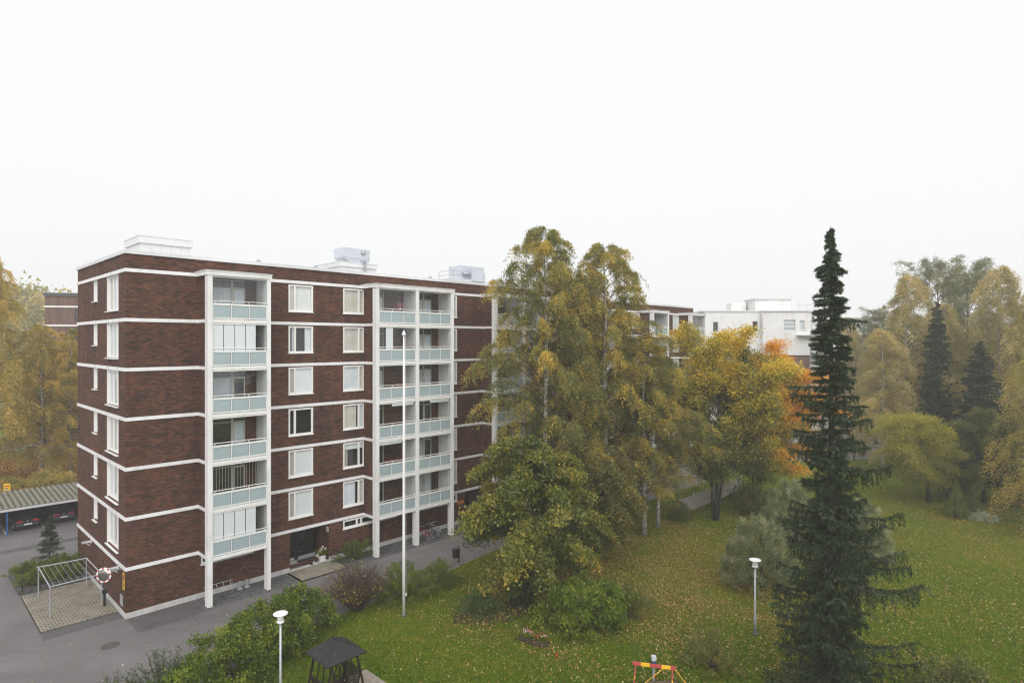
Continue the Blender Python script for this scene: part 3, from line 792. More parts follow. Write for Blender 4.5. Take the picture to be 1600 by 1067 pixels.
for (a, b_, c, d_) in lh:
    fm = MB().box(a, b_, .06, .12, c, c+.1).box(a, b_, .06, .12, d_-.1, d_).box(a, a+.1, .06, .12, c+.1, d_-.1).box(b_-.1, b_, .06, .12, c+.1, d_-.1).box(b_-.9, b_-.8, .06, .12, c+.1, d_-.1)
    f = obj('window', fm, M['stone_dark'], lf)
    obj('pane', MB().box(a+.1, b_-.1, .09, .1, c+.1, d_-.1), M['glass'], f)
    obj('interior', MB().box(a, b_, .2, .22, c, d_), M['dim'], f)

# ================================================================== vegetation
def unit(v): return v/np.maximum(np.linalg.norm(v, axis=-1, keepdims=True), 1e-9)
def leaf_mesh(name, P, size, tint, mat, aspect=.6, axis=None, axis_w=0.0, flat=0.0, rng=RNG):
    """P (n,3) centres; each leaf is one small blade turned its own way"""
    n = len(P)
    a = unit(rng.normal(size=(n,3)))
    if axis is not None: a = unit(a*(1-axis_w) + axis*axis_w)
    nrm = unit(rng.normal(size=(n,3)) + np.array([0,0,flat]))
    b = unit(np.cross(nrm, a)); s = np.asarray(size)[:,None]*np.ones((n,1))
    V = np.stack([P+a*s*.6, P-a*s*.4+b*s*.5*aspect, P-a*s*.4-b*s*.5*aspect], 1).reshape(-1,3)
    me = bpy.data.meshes.new(name)
    me.vertices.add(3*n); me.vertices.foreach_set('co', V.astype(np.float32).ravel())
    me.loops.add(3*n); me.loops.foreach_set('vertex_index', np.arange(3*n, dtype=np.int32))
    me.polygons.add(n); me.polygons.foreach_set('loop_start', np.arange(0,3*n,3, dtype=np.int32))
    try: me.polygons.foreach_set('loop_total', np.full(n,3,dtype=np.int32))
    except Exception: pass
    me.materials.append(mat)
    at = me.attributes.new('tint', 'FLOAT', 'FACE')
    at.data.foreach_set('value', np.clip(tint,0,1).astype(np.float32))
    me.update(calc_edges=True)
    return me

def tree_mesh(seed, H, R_, prof, nb=56, nt=16, nl=45, t0=.15, lift=.9, arch=.75, twig=1.4, twig_droop=.8, leaf=.10, tint=None, lmat=None, bark=None,
              tr=.22, stems=((0,0,1.0),), lean=(0,0), jit=.10, aspect=.6, twigs_drawn=.35, up=.0, flat=.3, lumps=.25):
    rng = np.random.default_rng(seed)
    wood = MB()
    nst = len(stems)
    P_all, T_all, S_all = [], [], []
    axes = []
    for (sx, sy, hs) in stems:
        n = 9; pts = []; rad = []
        wob = rng.normal(size=(n,2))*.10
        for i in range(n):
            t = i/(n-1)
            pts.append((sx*(.15+.85*t**.7) + lean[0]*t**1.4 + wob[i,0]*t*H*.04, sy*(.15+.85*t**.7) + lean[1]*t**1.4 + wob[i,1]*t*H*.04, H*hs*.97*t - .1*(i == 0)))
            rad.append(tr*(1-t)**.85*(1 if nst == 1 else .75) + .012)
        rad[0] *= 1.25
        wood.tube(pts, rad, 9, 0)
        axes.append(np.array(pts))
    ga = 2.39996
    az0 = rng.random()*6.28
    lob = rng.normal(size=(5,)); lobp = rng.random(5)*6.28
    for i in range(nb):
        ax = axes[i % nst]; hs = stems[i % nst][2]
        t = t0 + (1-t0)*((i+.5)/nb)**.92*.985
        f = min(t/1.0*(len(ax)-1), len(ax)-1.001); k = int(f); p0 = ax[k]*(1-(f-k)) + ax[k+1]*(f-k)
        az = az0 + i*ga + rng.normal()*.35
        L = R_*prof(t)*(1+lumps*(sum(lob[q]*math.sin((q+1)*az+lobp[q]+t*3) for q in range(5))*.30))*rng.uniform(.66,1.10)
        L = max(L, .22)
        d = np.array([math.cos(az), math.sin(az), 0])
        s = np.linspace(0,1,7)
        li = lift*(1.0+.5*t) if (t < .7 or twig_droop < .6) else lift*(1.35-(t-.7)*1.3)
        pts = p0 + d*(L*s)[:,None] + np.array([0,0,1])*(L*(li*s - arch*s*s*1.2))[:,None] + rng.normal(size=(7,3))*.04*L*s[:,None]
        if p0[2] > 0:
            br = max(.018, tr*.42*(1-t)**.7*min(1,L/R_*1.2))
            wood.tube(pts, list(br*(1-s*.85)+.004), 5, 1 if L < 99 else 0, cap=False)
        ntw = max(4, int(nt*(.45+.75*L/R_)))
        ss = rng.uniform(.22,1.0,ntw)**.8
        base = np.stack([np.interp(ss, s, pts[:,c]) for c in range(3)],1)
        bt = rng.normal()*.12
        td = unit(rng.normal(size=(ntw,3))*np.array([1,1,.5]) + d*.9 + np.array([0,0,up]))
        tl = twig*rng.uniform(.55,1.25,ntw)*(.55+.5*L/R_)
        nlv = nl
        tau = rng.random((ntw,nlv))
        horiz = td*np.array([1,1,.6])
        Q = base[:,None,:] + horiz[:,None,:]*(tl[:,None]*(1-.55*twig_droop)*tau)[:,:,None]
        Q[:,:,2] -= tl[:,None]*twig_droop*(.1*tau + .9*tau**1.7)
        Q = Q + rng.normal(size=Q.shape)*jit*np.array([1,1,.8])
        tw_t = rng.normal(size=(ntw,1))*.19
        tb = (tint(Q, H, R_, rng) if tint else np.full(Q.shape[:2], .4)) + bt + tw_t + rng.normal(size=Q.shape[:2])*.10
        P_all.append(Q.reshape(-1,3)); T_all.append(tb.ravel())
        for q in range(ntw):
            if rng.random() < twigs_drawn:
                e = base[q] + horiz[q]*tl[q]*(1-.55*twig_droop)*.9 + np.array([0,0,-tl[q]*twig_droop*.8])
                mdl = base[q] + horiz[q]*tl[q]*(1-.55*twig_droop)*.5 + np.array([0,0,-tl[q]*twig_droop*.22])
                wood.tube([base[q], mdl, e], [.012,.008,.004], 3, 1, cap=False)
    P = np.concatenate(P_all); T = np.concatenate(T_all)
    keep = P[:,2] > .25
    P, T = P[keep], T[keep]
    lm = leaf_mesh('crown', P, leaf*rng.uniform(.7,1.25,len(P)), T, lmat, aspect, flat=flat, rng=rng)
    return wood.mesh('trunk', [bark, M['twig'] if bark is M['birch'] else bark], True), lm

def plant_tree(name, label, meshes, X, Y, rz=0.0, sc=(1,1,1), group=None, cat='tree', z=0.0):
    r = thing(name, label, cat, (X,Y,z), rz, group)
    r.scale = sc
    put(bpy.data.objects.new('trunk', meshes[0]), r)
    put(bpy.data.objects.new('crown', meshes[1]), r)
    return r

p_birch = lambda t: (min(1.0, max(.05,(t-.02)/.25))**.5) * (1.12*(1-t)**.47)
p_round = lambda t: max(.24, math.sin(math.pi*min(1,max(0,(t-.08)/.98)))**.55)
p_maple = lambda t: max(.2, (1-max(0,(t-.35)/.68)**2.2))*min(1, .55+t*1.3)
p_slim  = lambda t: min(1.0, (t/.25))**.5*(1-t)**.45*1.1 + .08

t_birch = lambda Q, H, R_, g: .34 + .20*(Q[...,2]/H-.45) + .10*np.sin(Q[...,0]*1.1+Q[...,2]*.7) + .13*(np.hypot(Q[...,0],Q[...,1])/R_-.6)
t_fbirch = lambda Q, H, R_, g: .50 + .12*(Q[...,2]/H-.4) + .12*np.sin(Q[...,0]*.9+Q[...,2]*.6)
t_maple = lambda Q, H, R_, g: .22 + .32*(Q[...,2]/H-.45) + .22*(np.hypot(Q[...,0],Q[...,1])/R_-.65)
t_gold = lambda Q, H, R_, g: .34 + 1.0*(Q[...,2]/H-.56) + .07*np.sin(Q[...,0]*1.7)
t_orange = lambda Q, H, R_, g: .32 + .115*(Q[...,0]+.7) + .12*np.sin(Q[...,2]*1.25+Q[...,0]*.8) + .45*(Q[...,2]/H-.6)

gb = 'tall birches on the lawn by the road'
bA = tree_mesh(11, 25.4, 5.7, p_birch, nb=100, nt=30, nl=48, t0=.16, lift=.95, arch=.66, twig=1.8, twig_droop=.78, leaf=.13, tint=t_birch, lmat=LM['birch'], bark=M['birch'], tr=.24, lumps=.5, jit=.11)
bB = tree_mesh(12, 24.4, 6.5, p_birch, nb=100, nt=30, nl=46, t0=.14, lift=.9, arch=.66, twig=1.8, twig_droop=.78, leaf=.13, tint=lambda *a: t_birch(*a)+.07, lmat=LM['birch'], bark=M['birch'], tr=.24, lumps=.5, jit=.11)
plant_tree('birch_tree', 'tallest birch on the lawn, its drooping crown covering the brick facade', bA, 2.6, 47.6, .4, (1,1,1), gb)
plant_tree('birch_tree', 'shorter birch filling the gap between the two tall birches', bB, 5.2, 50.6, 4.1, (.82,.82,.90), gb)
plant_tree('birch_tree', 'lower spreading birch between the golden birch and the slender young birch', bA, 10.6, 48.8, 2.7, (.86,.86,.66), gb)
plant_tree('birch_tree', 'golden birch beside the tallest birch, above the browning maple', bB, 7.6, 49.6, 1.9, (1,1,1), gb)
bC = tree_mesh(13, 15.0, 3.4, p_birch, nb=60, nt=20, nl=46, t0=.28, lift=.8, arch=.8, twig=1.5, twig_droop=.9, leaf=.12, tint=lambda *a: t_birch(*a)+.08, lmat=LM['birch'], bark=M['birch'], tr=.13, lumps=.35, jit=.13)
plant_tree('birch_tree', 'slender young birch with a bare white trunk on the leaf covered lawn', bC, 12.25, 51.0, .3, (1,1,1), gb)

mA = tree_mesh(21, 9.9, 4.5, p_maple, nb=64, nt=30, nl=50, t0=.15, lift=.55, arch=.55, twig=.85, twig_droop=.35, leaf=.165, tint=t_maple, lmat=LM['maple'], bark=M['trunk_dark'], tr=.17, stems=((-.5,.2,1.0),(.9,-.2,.92)), lean=(-.8,0), jit=.17, aspect=.8, twigs_drawn=.2, flat=1.0, lumps=.5)
plant_tree('maple_tree', 'broad green maple with two dark stems in front of the birches', mA, 1.99, 37.9, 0.0, (1,1,1), 'maples on the lawn')
mB = tree_mesh(22, 6.9, 3.3, p_maple, nb=48, nt=28, nl=50, t0=.26, lift=.5, arch=.55, twig=.8, twig_droop=.45, leaf=.16, tint=t_maple, lmat=LM['maple_brown'], bark=M['trunk_dark'], tr=.22, lean=(1.0,0), jit=.17, aspect=.8, twigs_drawn=.25, flat=1.0, lumps=.5)
plant_tree('maple_tree', 'lower browning maple on a thick dark trunk beside the broad green maple', mB, 5.9, 44.0, 0.0, (1,1,1), 'maples on the lawn')
mC = tree_mesh(23, 15.6, 3.8, p_round, nb=96, nt=28, nl=46, t0=.20, lift=1.15, arch=.5, twig=1.2, twig_droop=.25, leaf=.155, tint=t_gold, lmat=LM['golden'], bark=M['trunk_dark'], tr=.16, stems=((-.7,.0,1.0),(.6,.3,.95),(.1,-.4,.86),(1.1,-.1,.8)), jit=.27, aspect=.8, twigs_drawn=.4, lumps=.4)
plant_tree('maple_tree', 'golden topped maple with several slim dark trunks by the pale fence', mC, 17.7, 53.0, 0.0, (1,1,1), 'maples on the lawn')
mD = tree_mesh(24, 14.6, 4.4, p_round, nb=96, nt=30, nl=46, t0=.18, lift=.9, arch=.55, twig=1.5, twig_droop=.25, leaf=.155, tint=t_orange, lmat=LM['orange'], bark=M['trunk_dark'], tr=.15, stems=((-.6,.0,1.0),(.5,.2,.95),(1.0,-.2,.85)), lean=(.6,0), jit=.27, aspect=.8, twigs_drawn=.4, lumps=.45)
plant_tree('maple_tree', 'maple turning vivid orange on one side between the golden maple and the spruce', mD, 22.6, 56.5, 0.0, (1,1,1), 'maples on the lawn')

# --- trees at the far right
gr_ = 'autumn trees at the far side of the lawn'
bF = tree_mesh(31, 24.6, 4.9, p_birch, nb=84, nt=20, nl=36, t0=.08, lift=.9, arch=.72, twig=2.0, twig_droop=.9, leaf=.17, tint=t_fbirch, lmat=LM['birch_haze'], bark=M['birch'], tr=.24, lumps=.4, jit=.18, twigs_drawn=.2)
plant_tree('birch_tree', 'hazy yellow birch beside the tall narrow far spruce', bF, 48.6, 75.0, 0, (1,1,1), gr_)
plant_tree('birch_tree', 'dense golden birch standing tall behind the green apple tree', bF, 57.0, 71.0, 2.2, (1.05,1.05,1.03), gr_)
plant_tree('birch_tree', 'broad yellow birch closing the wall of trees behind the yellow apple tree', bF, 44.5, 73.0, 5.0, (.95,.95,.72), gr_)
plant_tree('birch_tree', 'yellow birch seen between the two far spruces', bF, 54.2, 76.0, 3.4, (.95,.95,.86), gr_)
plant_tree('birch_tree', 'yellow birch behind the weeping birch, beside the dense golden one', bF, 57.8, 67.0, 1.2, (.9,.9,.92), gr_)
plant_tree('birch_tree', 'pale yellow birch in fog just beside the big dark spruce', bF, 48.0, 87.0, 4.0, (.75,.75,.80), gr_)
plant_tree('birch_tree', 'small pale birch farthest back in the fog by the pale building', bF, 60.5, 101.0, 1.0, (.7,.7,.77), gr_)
pF = tree_mesh(32, 27.4, 5.0, p_slim, nb=84, nt=18, nl=36, t0=.12, lift=1.6, arch=.5, twig=1.3, twig_droop=.3, leaf=.18, tint=lambda Q,H,R_,g: np.full(Q.shape[:2], .38), lmat=LM['poplar'], bark=M['trunk_grey'], tr=.28, up=.5, lumps=.55, jit=.22, twigs_drawn=.2)
plant_tree('poplar_tree', 'tall grey green poplar rising behind the two far spruces', pF, 57.5, 82.0, 0, (1.05,1.05,.93), gr_)
plant_tree('poplar_tree', 'smaller poplar tucked between the far spruce and the golden birch', pF, 63.0, 84.0, 1.4, (1.1,1.1,.93), gr_)
plant_tree('poplar_tree', 'dim poplar closing the gap behind the yellow birch', pF, 55.0, 92.0, 3.1, (.85,.85,.72), gr_)
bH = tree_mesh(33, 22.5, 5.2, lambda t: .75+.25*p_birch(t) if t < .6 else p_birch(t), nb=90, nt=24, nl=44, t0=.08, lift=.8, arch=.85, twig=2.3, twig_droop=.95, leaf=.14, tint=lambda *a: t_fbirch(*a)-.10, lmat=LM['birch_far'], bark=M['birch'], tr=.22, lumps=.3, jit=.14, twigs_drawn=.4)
plant_tree('birch_tree', 'brownish weeping birch hanging over the lawn edge beyond the thujas', bH, 44.6, 48.5, .5, (1,1,1), gr_)
aA = tree_mesh(34, 8.0, 3.3, p_round, nb=60, nt=26, nl=44, t0=.2, lift=.8, arch=.6, twig=1.2, twig_droop=.35, leaf=.14, tint=lambda Q,H,R_,g: .35+.35*(Q[...,2]/H-.4), lmat=LM['apple'], bark=M['trunk_dark'], tr=.16, lean=(-1.2,0), jit=.30, twigs_drawn=.3, lumps=.45)
plant_tree('apple_tree', 'yellowing apple tree leaning over the leafy edge of the lawn', aA, 40.3, 58.8, 0, (1,1,1), gr_)
aB = tree_mesh(35, 9.0, 4.2, p_maple, nb=60, nt=28, nl=46, t0=.16, lift=.7, arch=.6, twig=.9, twig_droop=.4, leaf=.16, tint=lambda Q,H,R_,g: np.full(Q.shape[:2], .30), lmat=LM['olive'], bark=M['trunk_dark'], tr=.18, lean=(.2,0), jit=.18, twigs_drawn=.3, lumps=.5)
plant_tree('apple_tree', 'dark green spreading apple tree behind the two clipped conifers', aB, 45.4, 58.5, 0, (1,1,1), gr_)

# --- trees behind the carport
gl_ = 'autumn birches on the bank behind the carport'
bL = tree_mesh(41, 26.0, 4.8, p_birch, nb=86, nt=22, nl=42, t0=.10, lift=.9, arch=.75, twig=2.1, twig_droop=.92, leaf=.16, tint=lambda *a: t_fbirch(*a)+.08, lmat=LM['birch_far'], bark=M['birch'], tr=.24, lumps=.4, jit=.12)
plant_tree('birch_tree', 'tallest yellow birch with a white trunk behind the carport', bL, -54.8, 63.5, .0, (1,1,1.02), gl_)
plant_tree('birch_tree', 'yellow birch with drooping twigs between the carport and the brown building', bL, -53.0, 68.5, 2.4, (.95,.95,.70), gl_)
plant_tree('birch_tree', 'bushy golden birch filling the gap beside the brick gable', bL, -51.2, 70.5, 4.4, (.85,.85,.63), gl_)
mL = tree_mesh(42, 16.5, 4.2, p_round, nb=50, nt=18, nl=36, t0=.18, lift=.9, arch=.6, twig=1.1, twig_droop=.3, leaf=.18, tint=lambda Q,H,R_,g: .42+.45*(Q[...,2]/H-.6)+.09*np.sin(Q[...,0]*1.3), lmat=LM['orange'], bark=M['trunk_dark'], tr=.2, jit=.2, lumps=.4)
plant_tree('maple_tree', 'orange tinged maple half hidden behind the brick gable edge', mL, -56.2, 79.0, 1.0, (1,1,1.0), gl_)
plant_tree('maple_tree', 'darker orange maple low behind the golden birch by the gable', mL, -61.5, 80.0, 3.0, (.9,.9,.9), gl_)

# ------------------------------------------------------------------ spruces
def spruce_mesh(seed, H, rfun, gap=.36, per=6, twn=11, nn=22, needle=.12, long_arms=(), tr=.2, hang=.5, bark=None, aspect=.22):
    rng = np.random.default_rng(seed)
    wood = MB(); wood.tube([(0,0,-.1),(0,0,H*.3),(.03,.02,H*.6),(0,0,H)], [tr*1.15,tr*.8,tr*.45,.012], 9)
    Pn, An, Tn = [], [], []
    z = .7; lv = 0
    arms = []
    while z < H-.12:
        t = z/H
        n = per if t < .9 else 4
        a0 = rng.random()*6.28
        for i in range(n):
            arms.append((z + rng.normal()*.16, a0 + i*6.28/n + rng.normal()*.25, rfun(t)*rng.uniform(.5,1.25)))
        z += gap*(1.0 if t < .7 else .55)*rng.uniform(.75,1.25)
    arms += list(long_arms)
    for (z, az, L) in arms:
        t = z/H
        d = np.array([math.cos(az), math.sin(az), 0]); side = np.array([-d[1], d[0], 0])
        s = np.linspace(0,1,6)
        dr = .34 if t < .5 else .34-1.75*(t-.5)
        pts = np.array([0,0,z]) + d*(L*s)[:,None] + np.array([0,0,1])*(L*(-dr*1.3*s + dr*1.15*s**2.4))[:,None]
        wood.tube(pts, list(.028*(1-s*.85)*max(.4,min(1,L/2))+.004), 4, cap=False)
        ntw = max(4, int(twn*(.35+L*.42)))
        ss = np.clip((np.arange(ntw)+rng.random(ntw))/ntw*.88+.12, 0, 1)
        base = np.stack([np.interp(ss, s, pts[:,c]) for c in range(3)],1)
        sg = np.where(np.arange(ntw)%2 == 0, 1, -1)[:,None]
        dirs = unit(d*.75 + side*sg*.8 + rng.normal(size=(ntw,3))*.18 + np.array([0,0,-.1]))
        tl = (L*.36*(1-ss*.72) + .11*min(1,L*1.1))*rng.uniform(.7,1.2,ntw)
        hg = rng.random(ntw) < (hang if L > .9 else .1)
        dirs[hg] = unit(dirs[hg]*.22 + np.array([0,0,-1.0])); tl[hg] = tl[hg]*rng.uniform(.6,1.1,hg.sum()) + .12
        # the branch itself carries needles too
        base = np.concatenate([base, pts[2:-1]]); dirs = np.concatenate([dirs, unit(pts[3:]-pts[2:-1])]); tl = np.concatenate([tl, np.full(len(pts)-3, L*.24)])
        hg2 = np.concatenate([hg, np.zeros(len(pts)-3, bool)])
        tau = rng.random((len(base), nn))
        Q = base[:,None,:] + dirs[:,None,:]*(tl[:,None]*tau)[:,:,None] + rng.normal(size=(len(base),nn,3))*.035
        Q[:,:,2] -= (~hg2)[:,None]*.15*tl[:,None]*tau**2
        Pn.append(Q.reshape(-1,3))
        An.append(np.repeat(dirs[:,None,:], nn, 1).reshape(-1,3))
        tt = .28 + .42*tau*(~hg2)[:,None] + .12*(ss.mean()) + rng.normal(size=tau.shape)*.12 + rng.normal()*.08
        Tn.append(tt.ravel())
    P, A, T = map(np.concatenate, (Pn, An, Tn))
    k = P[:,2] > .12; P, A, T = P[k], A[k], T[k]
    lm = leaf_mesh('crown', P, needle*rng.uniform(.75,1.3,len(P)), T, LM['spruce'], aspect, axis=A, axis_w=.68, rng=rng)
    return wood.mesh('trunk', bark or M['trunk_dark'], True), lm
r_big = lambda t: 2.25*(1-t)**.78*(1-.14*math.sin(t*19)) + .03
arms = [(16.4, R(8), 1.5), (13.6, R(176), 1.75), (13.2, R(160), 1.5), (12.2, R(4), 1.9), (10.3, R(-6), 2.5), (9.9, R(20), 2.3), (8.3, R(-8), 2.9), (7.6, R(6), 2.6), (6.6, R(-4), 3.1), (6.3, R(-20), 3.0),
        (5.4, R(-14), 3.5), (5.2, R(-5), 3.9), (4.6, R(195), 2.9), (2.9, R(-10), 3.4), (2.4, R(-25), 3.3), (1.7, R(190), 3.2), (1.3, R(-35), 3.2), (1.4, R(205), 2.9), (11.0, R(185), 1.9), (7.9, R(175), 2.0)]
sBig = spruce_mesh(51, 20.6, r_big, gap=.40, per=7, twn=17, nn=36, needle=.115, aspect=.3, long_arms=arms, tr=.24, hang=.5)
plant_tree('spruce_tree', 'big dark spruce with ragged drooping branches rising in front of the fog', sBig, 13.95, 26.6, 0, (1,1,1), 'spruces around the yard')
sFar = spruce_mesh(52, 20.0, lambda t: 2.9*(1-t)**.72 + .1, gap=.42, per=9, twn=9, nn=18, needle=.26, tr=.22, hang=.3, aspect=.3)
plant_tree('spruce_tree', 'tall narrow hazy spruce between the yellow birch and the poplar', sFar, 49.6, 71.0, 0, (.95,.95,1.0), 'spruces around the yard')
plant_tree('spruce_tree', 'shorter broad hazy spruce behind the green apple tree', sFar, 51.2, 66.5, 1.3, (1.25,1.25,.77), 'spruces around the yard')
sSm = spruce_mesh(53, 2.9, lambda t: 1.15*(1-t)**.8+.06, gap=.17, per=7, twn=7, nn=16, needle=.10, tr=.05, hang=.05)
plant_tree('spruce_tree', 'small young spruce growing in the juniper bed beside the brick gable', sSm, -32.1, 42.2, 0, (1,1,1.05), 'spruces around the yard')

# ------------------------------------------------------------------ shrubs
def bush_mesh(seed, rx, ry, h, ncl=90, nl=120, leaf=.09, sig=.2, lmat=None, tint=.4, tvar=.15, stems=18, aspect=.6, spiky=0.0, lump=.18, inner=.35, low=.0, up_axis=0.0, stemmat=None, zmin=.05):
    rng = np.random.default_rng(seed)
    u = rng.random(ncl); az = rng.random(ncl)*6.283
    cz = low + (1-low)*u; el = np.sqrt(np.maximum(0,1-cz**2))
    rr = np.where(rng.random(ncl) < inner, rng.uniform(.35,.8,ncl), rng.uniform(.86,1.03,ncl))
    lumpf = 1 + lump*(np.sin(az*2+seed)*.5 + np.sin(az*3+cz*4+seed*2)*.5 + rng.normal(size=ncl)*.45)
    rr = rr*lumpf
    C = np.stack([np.cos(az)*el*rx*rr, np.sin(az)*el*ry*rr, .12*h + cz*h*.86*np.minimum(rr,1.1)],1)
    Q = C[:,None,:] + rng.normal(size=(ncl,nl,3))*sig*np.array([1,1,.75])
    T = tint + rng.normal(size=(ncl,1))*tvar + rng.normal(size=(ncl,nl))*.13
    A = None
    if spiky > 0:
        out = unit(C - np.array([0,0,h*.1])); out[:,2] += .25; out = unit(out)
        tau = rng.random((ncl,nl))
        Q = C[:,None,:] + out[:,None,:]*(spiky*(tau-.4))[:,:,None] + rng.normal(size=(ncl,nl,3))*sig*.42
        A = np.repeat(out[:,None,:], nl, 1).reshape(-1,3)
    P = Q.reshape(-1,3); T = T.ravel(); k = P[:,2] > zmin
    me = leaf_mesh('foliage', P[k], leaf*rng.uniform(.7,1.3,k.sum()), T[k], lmat, aspect, axis=None if A is None else A[k], axis_w=.55 if A is not None else 0, flat=.4, rng=rng)
    wd = MB()
    for i in range(min(stems, ncl)):
        c = C[i]; m_ = c*.5 + np.array([0,0,.12*h]) + rng.normal(size=3)*.08
        wd.tube([(c[0]*.12,c[1]*.12,-.02), m_, c], [.03,.02,.008], 5, cap=False)
    return wd.mesh('stems', stemmat or M['stem'], True), me
def plant_bush(name, label, meshes, X, Y, rz=0.0, sc=(1,1,1), group=None, cat='bush', z=0.0):
    r = thing(name, label, cat, (X,Y,z), rz, group); r.scale = sc
    put(bpy.data.objects.new('stems', meshes[0]), r)
    put(bpy.data.objects.new('foliage', meshes[1]), r)
    return r
gs = 'shrubs on the lawn'
wA = bush_mesh(61, 2.35, 2.2, 4.3, 300, 130, .13, .26, LM['willow'], .52, .2, 30, .3, spiky=.25, low=.0, lump=.06)
plant_bush('willow_bush', 'rounded grey green willow bush behind the lamp post on the lawn', wA, 15.7, 38.6, 0, (1,1,1), gs)
plant_bush('willow_bush', 'grey willow bush between the spruce trunk and the orange maple', wA, 21.4, 46.5, 1.9, (1.05,1.0,1.12), gs)
plant_bush('willow_bush', 'grey willow bush showing past the spruce on its open lawn side', wA, 24.6, 43.0, 3.7, (.95,.9,.98), gs)
gA = bush_mesh(62, 2.7, 1.9, 2.35, 150, 120, .13, .20, LM['green'], .46, .16, 26, .7, lump=.22)
plant_bush('green_bush', 'large fresh green bush in front of the two stemmed maple', gA, 4.0, 33.4, 0, (1,1,1), gs)
oA = bush_mesh(63, 1.5, 1.1, 2.0, 70, 90, .10, .2, LM['olive'], .55, .16, 26, .5, spiky=.5)
plant_bush('olive_bush', 'thin olive brown bush at the end of the large green bush', oA, 6.6, 34.4, 0, (.8,.8,.95), gs)
plant_bush('olive_bush', 'round olive bush on the lawn below the grey lamp post', oA, 9.6, 28.9, 2.0, (.85,1.0,.85), gs)
rA = bush_mesh(64, 1.1, 1.0, 1.35, 60, 70, .10, .16, LM['rowan'], .4, .2, 20, .6)
rb = plant_bush('rose_bush', 'small rose bush with red hips on the bare soil patch beside the lawn', rA, -1.75, 34.8, 0, (1,1,1), gs)
hp = MB()
for i in range(16):
    a = random.random()*6.28; e = random.uniform(.2,1.0)
    hp.lathe([(.01,-.03),(.035,0),(.01,.03)], 6, (math.cos(a)*1.05*math.sqrt(1-e*e*.6), math.sin(a)*.95*math.sqrt(1-e*e*.6), .3+e*.95))
hpo = obj('rose_hip', hp, M['red'], rb); hpo['kind'] = 'stuff'
yA = bush_mesh(65, .62, .55, 1.65, 50, 130, .09, .13, LM['yew'], .35, .15, 10, .3, spiky=.4)
plant_bush('yew_bush', 'narrow dark yew beside the maple stems', yA, .75, 35.4, 0, (1,1,1), gs)
yB = bush_mesh(66, 1.35, .85, 1.2, 80, 130, .09, .13, LM['juniper'], .22, .15, 10, .3, spiky=.4)
plant_bush('juniper_bush', 'low dark juniper against the brick wall beside the entrance', yB, *L2W(14.1,-.95)[:2], ANG, (1,.8,1), gs)
jA = bush_mesh(67, 1.9, 1.35, 1.75, 130, 130, .11, .17, LM['juniper'], .5, .16, 12, .3, spiky=.6, lump=.25)
plant_bush('juniper_bush', 'feathery green juniper beside the flagpole along the road', jA, -6.6, 37.0, .75, (1,1,1), gs)
plant_bush('juniper_bush', 'lower feathery juniper at the end of the row by the road', jA, -4.75, 39.0, 2.6, (.8,.85,.72), gs)
# hedge: the long clipped mass by the road, one plant row read as one hedge
def hedge_mesh(seed, line, half, h, ncl, nl, leaf):
    rng = np.random.default_rng(seed)
    L_ = np.array(line); sg = np.linalg.norm(np.diff(L_,axis=0),axis=1); cs = np.concatenate([[0],np.cumsum(sg)])
    s = rng.random(ncl)*cs[-1]
    c = np.stack([np.interp(s,cs,L_[:,0]),np.interp(s,cs,L_[:,1])],1)
    dx = np.stack([np.interp(s,cs,np.gradient(L_[:,0],cs)),np.interp(s,cs,np.gradient(L_[:,1],cs))],1); nn_ = unit(np.stack([-dx[:,1],dx[:,0]],1))
    a = rng.uniform(0,math.pi,ncl); shell = np.where(rng.random(ncl)<.25, rng.uniform(.4,.85,ncl), rng.uniform(.88,1.05,ncl))
    shell *= 1+.16*np.sin(s*1.9)+.11*np.sin(s*3.7+1)+rng.normal(size=ncl)*.07
    endr = np.clip(np.minimum(s, cs[-1]-s)/1.2,0.25,1)**.5
    hh = h*endr
    C = np.stack([c[:,0]+nn_[:,0]*np.cos(a)*half*shell*endr, c[:,1]+nn_[:,1]*np.cos(a)*half*shell*endr, .15+np.sin(a)**.7*hh*shell],1)
    Q = C[:,None,:] + rng.normal(size=(ncl,nl,3))*.17*np.array([1,1,.8])
    T = .36+rng.normal(size=(ncl,1))*.2+rng.normal(size=(ncl,nl))*.13
    P = Q.reshape(-1,3); k = P[:,2] > .05
    me = leaf_mesh('foliage', P[k], leaf*rng.uniform(.7,1.3,k.sum()), T.ravel()[k], LM['green'], .62, flat=.5, rng=rng)
    wd = MB()
    for i in range(60):
        b0 = c[i]; wd.tube([(b0[0],b0[1],-.02), C[i]*np.array([.5,.5,.6])+np.array([b0[0]*.5,b0[1]*.5,0]), C[i]], [.025,.018,.008], 5, cap=False)
    return wd.mesh('stems', M['stem'], True), me
hd = hedge_mesh(68, [(-10.6,34.0),(-11.6,31.6),(-12.4,29.0),(-13.0,26.4),(-13.5,23.5)], 1.55, 2.0, 360, 120, .125)
plant_bush('hedge', 'thick glossy green hedge running along the road edge by the garden swing', hd, 0, 0, 0, (1,1,1), None, 'hedge')
